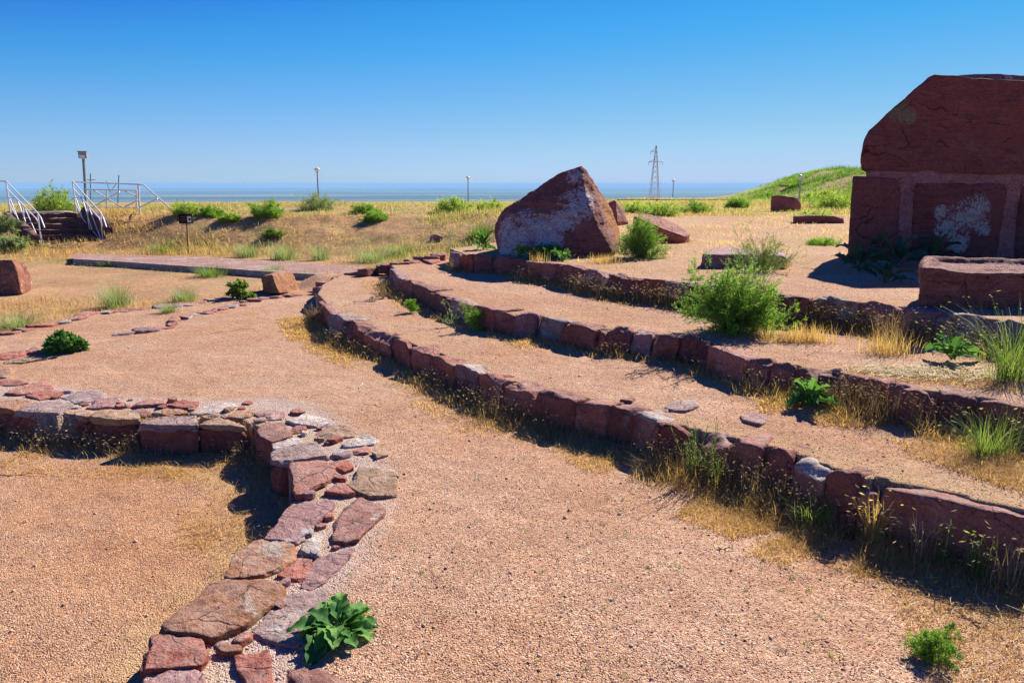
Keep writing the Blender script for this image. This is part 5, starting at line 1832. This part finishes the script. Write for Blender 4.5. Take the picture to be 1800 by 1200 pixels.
# small weeds and green grass by the walls
def grasstuft(px, py, w, h, n, mt, seed, lb, z=None, ww=.0035, bend=(.05, .5), seeds=0, name='grass_tuft', group=None):
    c = hit(px, py) if z is None else G(px, py, z)
    kk = c[1] / FPX * 1.03
    g = np.random.default_rng(seed)
    b = Bag()
    P = c + np.stack([g.normal(0, .30, n) * w * kk / 2, g.normal(0, .16, n) * w * kk / 2, np.zeros(n)], 1)
    P[:, 2] = c[2]
    hh = h * kk * (g.uniform(.2, 1, n) ** .8)
    az = np.arctan2(P[:, 1] - c[1], P[:, 0] - c[0]) + g.normal(0, .8, n)
    r = g.uniform(.1, 1, n)
    V = b.blades(P, hh, ww * g.uniform(.5, 1.3, n), az, g.uniform(*bend, n), r)
    if seeds:
        kx = g.random(n) < seeds
        sv, sf = seedheads(V[kx, -1], az[kx], g.uniform(.012, .03, kx.sum()), g)
        b.add(sv, sf, np.repeat(np.full(kx.sum(), .95), 4))
    return tag(b.make(name, M[mt], None, c), lb, 'grass tuft', group)


grasstuft(1778, 668, 120, 175, 300, 'g_mid', 701, 'tall green and straw grass clump at the right edge beside the carved stone', Z2, .0035, (.1, 1.1), .5)
grasstuft(1735, 800, 120, 105, 300, 'g_mid', 702, 'lush green grass tuft at the foot of the middle wall, right edge', Z1, .003, (.1, 1.0), .15)
grasstuft(1430, 922, 90, 62, 300, 'g_mid', 703, 'short green grass tuft at the foot of the lowest wall below the pale-topped block', -.03, .0026, (.1, 1.0))
grasstuft(1255, 850, 40, 60, 80, 'g_mid', 704, 'thin green grass beside the tall willow-leaved herb', 0, .003)
grasstuft(1712, 1012, 60, 95, 90, 'g_mid', 705, 'sparse reedy green grass before the lowest wall near the right edge', -.07, .0035, (.0, .3), .5)
grasstuft(1535, 948, 64, 105, 170, 'g_dry', 706, 'orange withered grass clump in the gap of the lowest wall', -.05, .003, (.05, .5), .4)
grasstuft(1615, 985, 90, 120, 90, 'g_stalk', 711, 'tall rusty seed stalks before the left half of the long end block', -.075, .003, (.05, .7), .8)
grasstuft(1765, 1032, 110, 130, 110, 'g_stalk', 712, 'tall rusty seed stalks before the right half of the long end block', -.08, .003, (.05, .7), .8)
grasstuft(1345, 600, 40, 40, 70, 'g_dry', 707, 'withered clump at the foot of the uppermost wall right of the big bush', Z2, .0035, (.1, .7), .3)
grasstuft(1565, 606, 80, 84, 110, 'g_stalk', 708, 'dead brown seed grass before the uppermost wall under the carved stone', Z2, .0035, (.1, .6), .6)
grasstuft(437, 790, 26, 56, 110, 'g_dry', 709, 'upright yellow grass clump at the corner of the sunken pit', ZP, .0035, (.0, .35), .2)
px_bush(1634, 1158, 78, 46, 'small dense bright green bush alone on gravel at the lower right', 'g_bright', 530, True, None, q=.45, ll=.011, ragged=.12, name='small_bush', hw=.8)
px_bush(1668, 1128, 24, 34, 'thin green shoot leaning out beside the small bright bush', 'g_mid', 531, False, None, q=.25, ll=.010, name='shoot', cat='shoot', ragged=.5)
px_bush(832, 580, 62, 52, 'light green feathery weed at the foot of the middle wall', 'g_bright', 532, False, None, z=Z1, q=.30, ll=.03, name='weed', cat='weed', ragged=.5)
px_bush(795, 572, 56, 46, 'straggling dry grey weed left of the feathery green one', 'g_grey', 533, False, None, z=Z1, q=.12, ll=.02, name='weed', cat='weed', ragged=.6)
px_bush(722, 548, 26, 28, 'little green weed below the left end of the middle wall', 'g_bright', 534, False, None, z=Z1, q=.3, ll=.025, name='weed', cat='weed', ragged=.4)
px_bush(420, 526, 52, 26, 'leafy grey-green weed on the outer edging row near the orange rock', 'g_mid', 535, False, None, z=0, q=.4, ll=.05, name='weed', cat='weed', hw=1.6)
px_bush(112, 620, 62, 26, 'low dark green leafy weed on the far gravel near the left edge', 'leaf', 536, False, None, z=0, q=.35, ll=.05, name='weed', cat='weed', hw=1.8, ragged=.15)
px_bush(1225, 495, 50, 28, 'wispy weed at the top of the uppermost wall left of the big bush', 'g_mid', 537, False, None, z=Z3 - .02, q=.15, ll=.02, name='weed', cat='weed', ragged=.5)
px_bush(1325, 535, 130, 70, 'stray silvery stems spreading from the big bush into the ruin shadow', 'g_grey', 538, True, None, z=Z3 - .02, q=.06, ll=.03, name='weed', cat='weed', ragged=.7)
px_bush(615, 565, 40, 30, 'dark dead weed clump under the left tip of the lowest wall', 'g_stalk', 539, False, None, z=0, q=.3, ll=.02, name='weed', cat='weed', ragged=.4)
px_bush(552, 568, 40, 40, 'dark dead weed clump at the very tip of the lowest wall', 'g_stalk', 540, False, None, z=0, q=.35, ll=.02, name='weed', cat='weed', ragged=.4)
px_bush(672, 525, 50, 32, 'dark dead weed clump at the tip of the middle wall', 'g_stalk', 541, False, None, z=Z1, q=.35, ll=.02, name='weed', cat='weed', ragged=.4)
px_bush(800, 476, 46, 22, 'dark dead weed clump at the tip of the uppermost wall', 'g_stalk', 542, False, None, z=Z2, q=.3, ll=.02, name='weed', cat='weed', ragged=.4)

# ---- broad-leaved plants
def leafmesh(L, W, droop, wav, lobes, g, petiole=.35):
    nu, nv = 16, 7
    u = np.linspace(0, 1, nu)
    prof = np.clip(np.sin(np.pi * np.clip(u, 0, 1) ** .62), 0, 1) ** .75
    prof = prof * (1 + (.15 if lobes < 5 else .30) * np.sin(u * lobes * 6.283 + g.uniform(0, 6))) + .0
    prof[0] = .06
    prof[-1] = .02
    v = np.linspace(-1, 1, nv)
    U, Vv = np.meshgrid(u, v, indexing='ij')
    x = petiole * L + U * L
    y = Vv * prof[:, None] * W / 2
    z = (np.abs(Vv) ** 1.3) * prof[:, None] * W * .17 + wav * W * np.sin(U * 15 + Vv * 2 + g.uniform(0, 6)) * np.abs(Vv) ** 2 * .5
    P = np.stack([x, y, z], -1).reshape(-1, 3)
    i, j = np.meshgrid(np.arange(nu - 1), np.arange(nv - 1), indexing='ij')
    F = np.stack([i * nv + j, (i + 1) * nv + j, (i + 1) * nv + j + 1, i * nv + j + 1], -1).reshape(-1, 4)
    # stalk
    ns = 6
    s = np.linspace(0, petiole * L + L * .05, ns)
    wv = .016 * L + .03 * W
    Q = np.stack([np.stack([s, -wv * np.ones(ns), 0 * s], 1), np.stack([s, wv * np.ones(ns), 0 * s], 1)], 1).reshape(-1, 3)
    k = np.arange(ns - 1)
    F2 = np.stack([2 * k, 2 * k + 1, 2 * k + 3, 2 * k + 2], 1) + len(P)
    V = np.vstack([P, Q])
    # arch: bend along x
    T = V[:, 0] / (L * (1 + petiole))
    el0 = droop[0]
    el1 = droop[1]
    n = 40
    tt = np.linspace(0, 1, n)
    el = el0 + (el1 - el0) * tt ** 1.2
    cx = np.concatenate([[0], np.cumsum(np.cos(el[:-1]) / (n - 1))]) * L * (1 + petiole)
    cz = np.concatenate([[0], np.cumsum(np.sin(el[:-1]) / (n - 1))]) * L * (1 + petiole)
    X = np.interp(T, tt, cx)
    Z = np.interp(T, tt, cz)
    E = np.interp(T, tt, el)
    X2 = X - V[:, 2] * np.sin(E)
    Z2 = Z + V[:, 2] * np.cos(E)
    return np.stack([X2, V[:, 1], Z2], 1), np.vstack([F, F2])


def leafy(px, py, wpx, hpx, n, seed, label, z=None, mat='leaf', name='leafy_plant', lobes=4, ratio=.52, spread=1.0, upr=.6, cat='plant'):
    c = hit(px, py) if z is None else G(px, py, z)
    kk = math.hypot(*c[:2]) / FPX * 1.03
    Rr = wpx * kk / 2
    o = thing(name, c, label, cat)
    g = np.random.default_rng(seed)
    LV_ = []
    for k in range(n):
        inner = k / n
        L = Rr * g.uniform(.55, .88) * (1 - .38 * inner)
        e0 = .25 + upr * inner * 1.25 + g.uniform(-.1, .2)
        e1 = -.35 + .5 * inner * upr + g.uniform(-.35, .25)
        V, F = leafmesh(L, L * ratio * g.uniform(.8, 1.2), (e0, e1), .13, lobes, g)
        roll = g.uniform(-.35, .35)
        y, zz = V[:, 1].copy(), V[:, 2].copy()
        V[:, 1] = y * math.cos(roll)
        V[:, 2] = zz + y * math.sin(roll)
        a = k * 2.4 + g.uniform(-.35, .35)
        ca, sa = math.cos(a), math.sin(a)
        V = np.stack([V[:, 0] * ca - V[:, 1] * sa, V[:, 0] * sa + V[:, 1] * ca, V[:, 2]], 1) + c + [0, 0, .004]
        r = np.full(len(V), g.uniform(.0, .8))
        rr_ = r[:112].reshape(16, 7)
        rr_[:, 3] += .22
        rr_[::3, 1:6] += .08
        rr_ += (np.abs(np.linspace(-1, 1, 7)) ** 3)[None] * g.uniform(0, .35)
        rr_ += g.normal(0, .06, (16, 7))
        rr_[12:] += g.uniform(-.1, .3)
        r[112:] = .98
        r = np.clip(r, 0, 1)
        LV_.append((V, F, r))
    top_ = max(V[:, 2].max() for V, F, r in LV_) - c[2]
    sc_ = min(2.6, max(.6, hpx * kk * .95 / top_))
    for V, F, r in LV_:
        V[:, 2] = c[2] + np.maximum((V[:, 2] - c[2]) * sc_, .003)
        make('leaf', V, F, M[mat], o, rnd=r, smooth=True)
    return o


leafy(592, 1112, 196, 44, 34, 801, 'broad-leaved green plant growing beside the paved wall top in front', 0, lobes=4.6, ratio=.6, upr=.45)
leafy(1422, 714, 98, 58, 26, 802, 'lobed green plant at the foot of the middle wall in its shade', Z1, lobes=6, ratio=.5, upr=.9)
leafy(1672, 634, 92, 50, 20, 803, 'vivid green leafy plant at the foot of the uppermost wall below the carved stone', Z2, lobes=6, ratio=.5, upr=.8)
leafy(945, 457, 92, 32, 20, 804, 'spreading pale green cabbage-like plant under the boulder', Z3 - .02, lobes=3, ratio=.6, upr=.5)
leafy(988, 460, 52, 28, 12, 805, 'darker green cabbage-like plant right of the spreading one under the boulder', Z3 - .02, lobes=3, ratio=.6, upr=.5)
leafy(850, 441, 54, 40, 16, 806, 'upright leafy plant squeezed against the left flank of the boulder', Z3 - .02, lobes=3, ratio=.6, upr=1.0)
for k, (px, py, w, h, n, lb) in enumerate(((1510, 478, 95, 50, 14, 'dark thistle rosette in shade at the left foot of the masonry'),
                                 (1575, 470, 105, 55, 14, 'dark thistle rosette in shade under the mortar joint of the masonry'),
                                 (1555, 500, 90, 40, 12, 'bluish thistle rosette in shade nearest the uppermost wall'),
                                 (1640, 462, 80, 50, 12, 'dark thistle rosette in shade under the white crusted block'))):
    leafy(px, py, w * 1.1, h, n, 820 + k, lb, Z3 - .02, 'g_dark', 'thistle', 6, .34, 1, .8, 'thistle')


# tall willow-leaved herbs before the lowest wall
def herb(px, py, w, h, ns, seed, label, z):
    c = G(px, py, z)
    kk = c[1] / FPX * 1.05
    g = np.random.default_rng(seed)
    o = thing('herb', c, label, 'herb')
    sb, lb = Bag(), Bag()
    for k in range(ns):
        a = g.uniform(0, 6.28)
        lean = g.uniform(.05, .45)
        H = h * kk * g.uniform(.6, 1.05)
        P0 = c + [g.normal(0, .08) * w * kk, g.normal(0, .08) * w * kk, 0]
        d = np.array([math.cos(a) * lean, math.sin(a) * lean * .6, 1.0])
        n = 22
        t = np.linspace(0, 1, n)
        C = P0 + d * (H * t)[:, None]
        V, F = tube([P0, P0 + d * H * .5, P0 + d * H], [.0022, .0018, .0008], 5, False)
        sb.add(V, np.array(F), g.uniform(.2, 1))
        az = np.arange(n) * 2.4 + g.uniform(0, 6)
        V, F, m = blades(C[3:], np.linspace(.050, .022, n - 3) * g.uniform(.8, 1.2), np.linspace(.0075, .004, n - 3), az[3:], np.full(n - 3, .75), 3)
        lb.add(V, F, np.repeat(g.uniform(.2, 1, n - 3), m))
    sb.make('stems', M['stem'], o)
    lb.make('foliage', M['g_mid'], o)


herb(1218, 838, 80, 100, 9, 841, 'willow-leaved green herb leaning out before the lowest wall', 0.0)
herb(1250, 842, 40, 118, 4, 842, 'slender tall herb with flowering tips standing right of the willow-leaved one', 0.0)
herb(1655, 995, 40, 105, 4, 843, 'single straight herb before the mauve block at the right end of the lowest wall', -.07)

# bare twiggy shrub behind the masonry, its tips just entering the frame
c = np.array([12.0, 15.6, .6])
o = thing('bare_shrub', c, 'leafless twiggy shrub whose tips rise beside the top of the masonry', 'shrub')
g = np.random.default_rng(77)
parts = []
make('trunk', *tube([c - [0, 0, .1], c + [.05, 0, .8], c + [-.02, 0, 1.7]], [.06, .05, .03], 7), M['twig'], o, rnd=np.full(21, .3))
for k in range(46):
    a = g.uniform(0, 6.28)
    s = c + [0, 0, g.uniform(.5, 1.7)]
    L = g.uniform(1.2, 2.5)
    d = np.array([math.cos(a) * .55, math.sin(a) * .55, 1.0])
    d /= np.linalg.norm(d)
    m = s + d * L * .5 + g.normal(0, .08, 3)
    e = s + d * L + g.normal(0, .10, 3)
    parts.append(tube([s, m, e], [.012, .008, .003], 4, False))
    for q in range(3):
        s2 = m + (e - m) * g.random()
        parts.append(tube([s2, s2 + d * .3 + g.normal(0, .13, 3)], [.005, .002], 4, False))
V, F = join(parts)
make('branches', V, F, M['twig'], o, rnd=np.full(len(V), .4))

# ------------------------------------------------------------------ haze, sky, sun
def haze(density):
    m = bpy.data.materials.new('haze_air')
    m.use_nodes = True
    nt = m.node_tree
    nt.nodes.clear()
    out = nt.nodes.new('ShaderNodeOutputMaterial')
    v = nt.nodes.new('ShaderNodeVolumePrincipled')
    v.inputs['Color'].default_value = HAZE_COL
    v.inputs['Density'].default_value = density
    v.inputs['Anisotropy'].default_value = 0.0
    nt.links.new(v.outputs[0], out.inputs['Volume'])
    V, F = box((0, 0, -64.3), (78000, 78000, 177.4))
    o = make('haze', V, F, m)
    tag(o, kind='stuff')
    o['label'] = 'thin blue haze over the distant plain'
    o['category'] = 'haze'
    o.display_type = 'WIRE'


HAZE_COL = (.36, .67, 1.0, 1)
haze(HAZE_D)
AZ, EL = R(36), R(34.5)
w = bpy.data.worlds.new('World')
SC.world = w
w.use_nodes = True
nt = w.node_tree
bg = nt.nodes['Background']
sky = nt.nodes.new('ShaderNodeTexSky')
sky.sky_type = 'NISHITA'
sky.sun_disc = False
sky.sun_elevation = EL
sky.sun_rotation = AZ
sky.air_density = SKY[0]
sky.dust_density = SKY[1]
sky.ozone_density = SKY[2]
sky.altitude = SKY[3]
gm = nt.nodes.new('ShaderNodeGamma')
gm.inputs['Gamma'].default_value = SKY_GAM
nt.links.new(sky.outputs[0], gm.inputs[0])
hs = nt.nodes.new('ShaderNodeHueSaturation')
hs.inputs['Saturation'].default_value = SKY_SAT
nt.links.new(gm.outputs[0], hs.inputs['Color'])
tn = nt.nodes.new('ShaderNodeMix')
tn.data_type = 'RGBA'
tn.blend_type = 'MULTIPLY'
tn.inputs['Factor'].default_value = 1.0
nt.links.new(hs.outputs[0], tn.inputs[6])
tn.inputs[7].default_value = (*SKY_TINT, 1)
GR_ = SKY_STR * 2 ** EXPO
s1 = nt.nodes.new('ShaderNodeVectorMath')
s1.operation = 'SCALE'
s1.inputs['Scale'].default_value = GR_
nt.links.new(tn.outputs[2], s1.inputs[0])
cv = nt.nodes.new('ShaderNodeRGBCurve')
cm = cv.mapping
cm.extend = 'HORIZONTAL'
for ci, pts_ in ((0, ((.05, .02), (.095, .045), (.212, .165), (.40, .30), (.68, .43), (1, .53))),
                 (1, ((.20, .13), (.31, .26), (.366, .345), (.565, .475), (.95, .63), (1, .65))),
                 (2, ((.50, .55), (.72, .76), (.91, .85), (1, .89)))):
    cc_ = cm.curves[ci]
    cc_.points[0].location = (0, 0)
    cc_.points[1].location = pts_[-1]
    for q in pts_[:-1]:
        cc_.points.new(*q)
cm.update()
nt.links.new(s1.outputs[0], cv.inputs['Color'])
s2 = nt.nodes.new('ShaderNodeVectorMath')
s2.operation = 'SCALE'
s2.inputs['Scale'].default_value = 1 / GR_
nt.links.new(cv.outputs[0], s2.inputs[0])
nt.links.new(s2.outputs[0], bg.inputs[0])
bg.inputs[1].default_value = SKY_STR
sl = bpy.data.lights.new('sun', 'SUN')
sl.energy = SUN_STR
sl.angle = R(.53)
sl.color = (1.0, .94, .85)
so = bpy.data.objects.new('sun', sl)
COL.objects.link(so)
sv = Vector((math.sin(AZ) * math.cos(EL), math.cos(AZ) * math.cos(EL), math.sin(EL)))
so.rotation_euler = sv.to_track_quat('Z', 'Y').to_euler()
so.location = (20, 30, 40)
SC.view_settings.view_transform = 'Standard'
SC.view_settings.look = 'None'
SC.view_settings.exposure = EXPO
SC.view_settings.gamma = 1
SC.view_settings.use_curve_mapping = False
SC.cycles.max_bounces = 8
SC.cycles.diffuse_bounces = 3
SC.cycles.transparent_max_bounces = 8
SC.cycles.use_denoising = DENOISE
SC.cycles.denoiser = 'OPENIMAGEDENOISE'
SC.cycles.denoising_input_passes = 'RGB_ALBEDO_NORMAL'
SC.cycles.denoising_prefilter = 'NONE'
SC.cycles.use_adaptive_sampling = False
SC.cycles.sample_clamp_indirect = 6.0
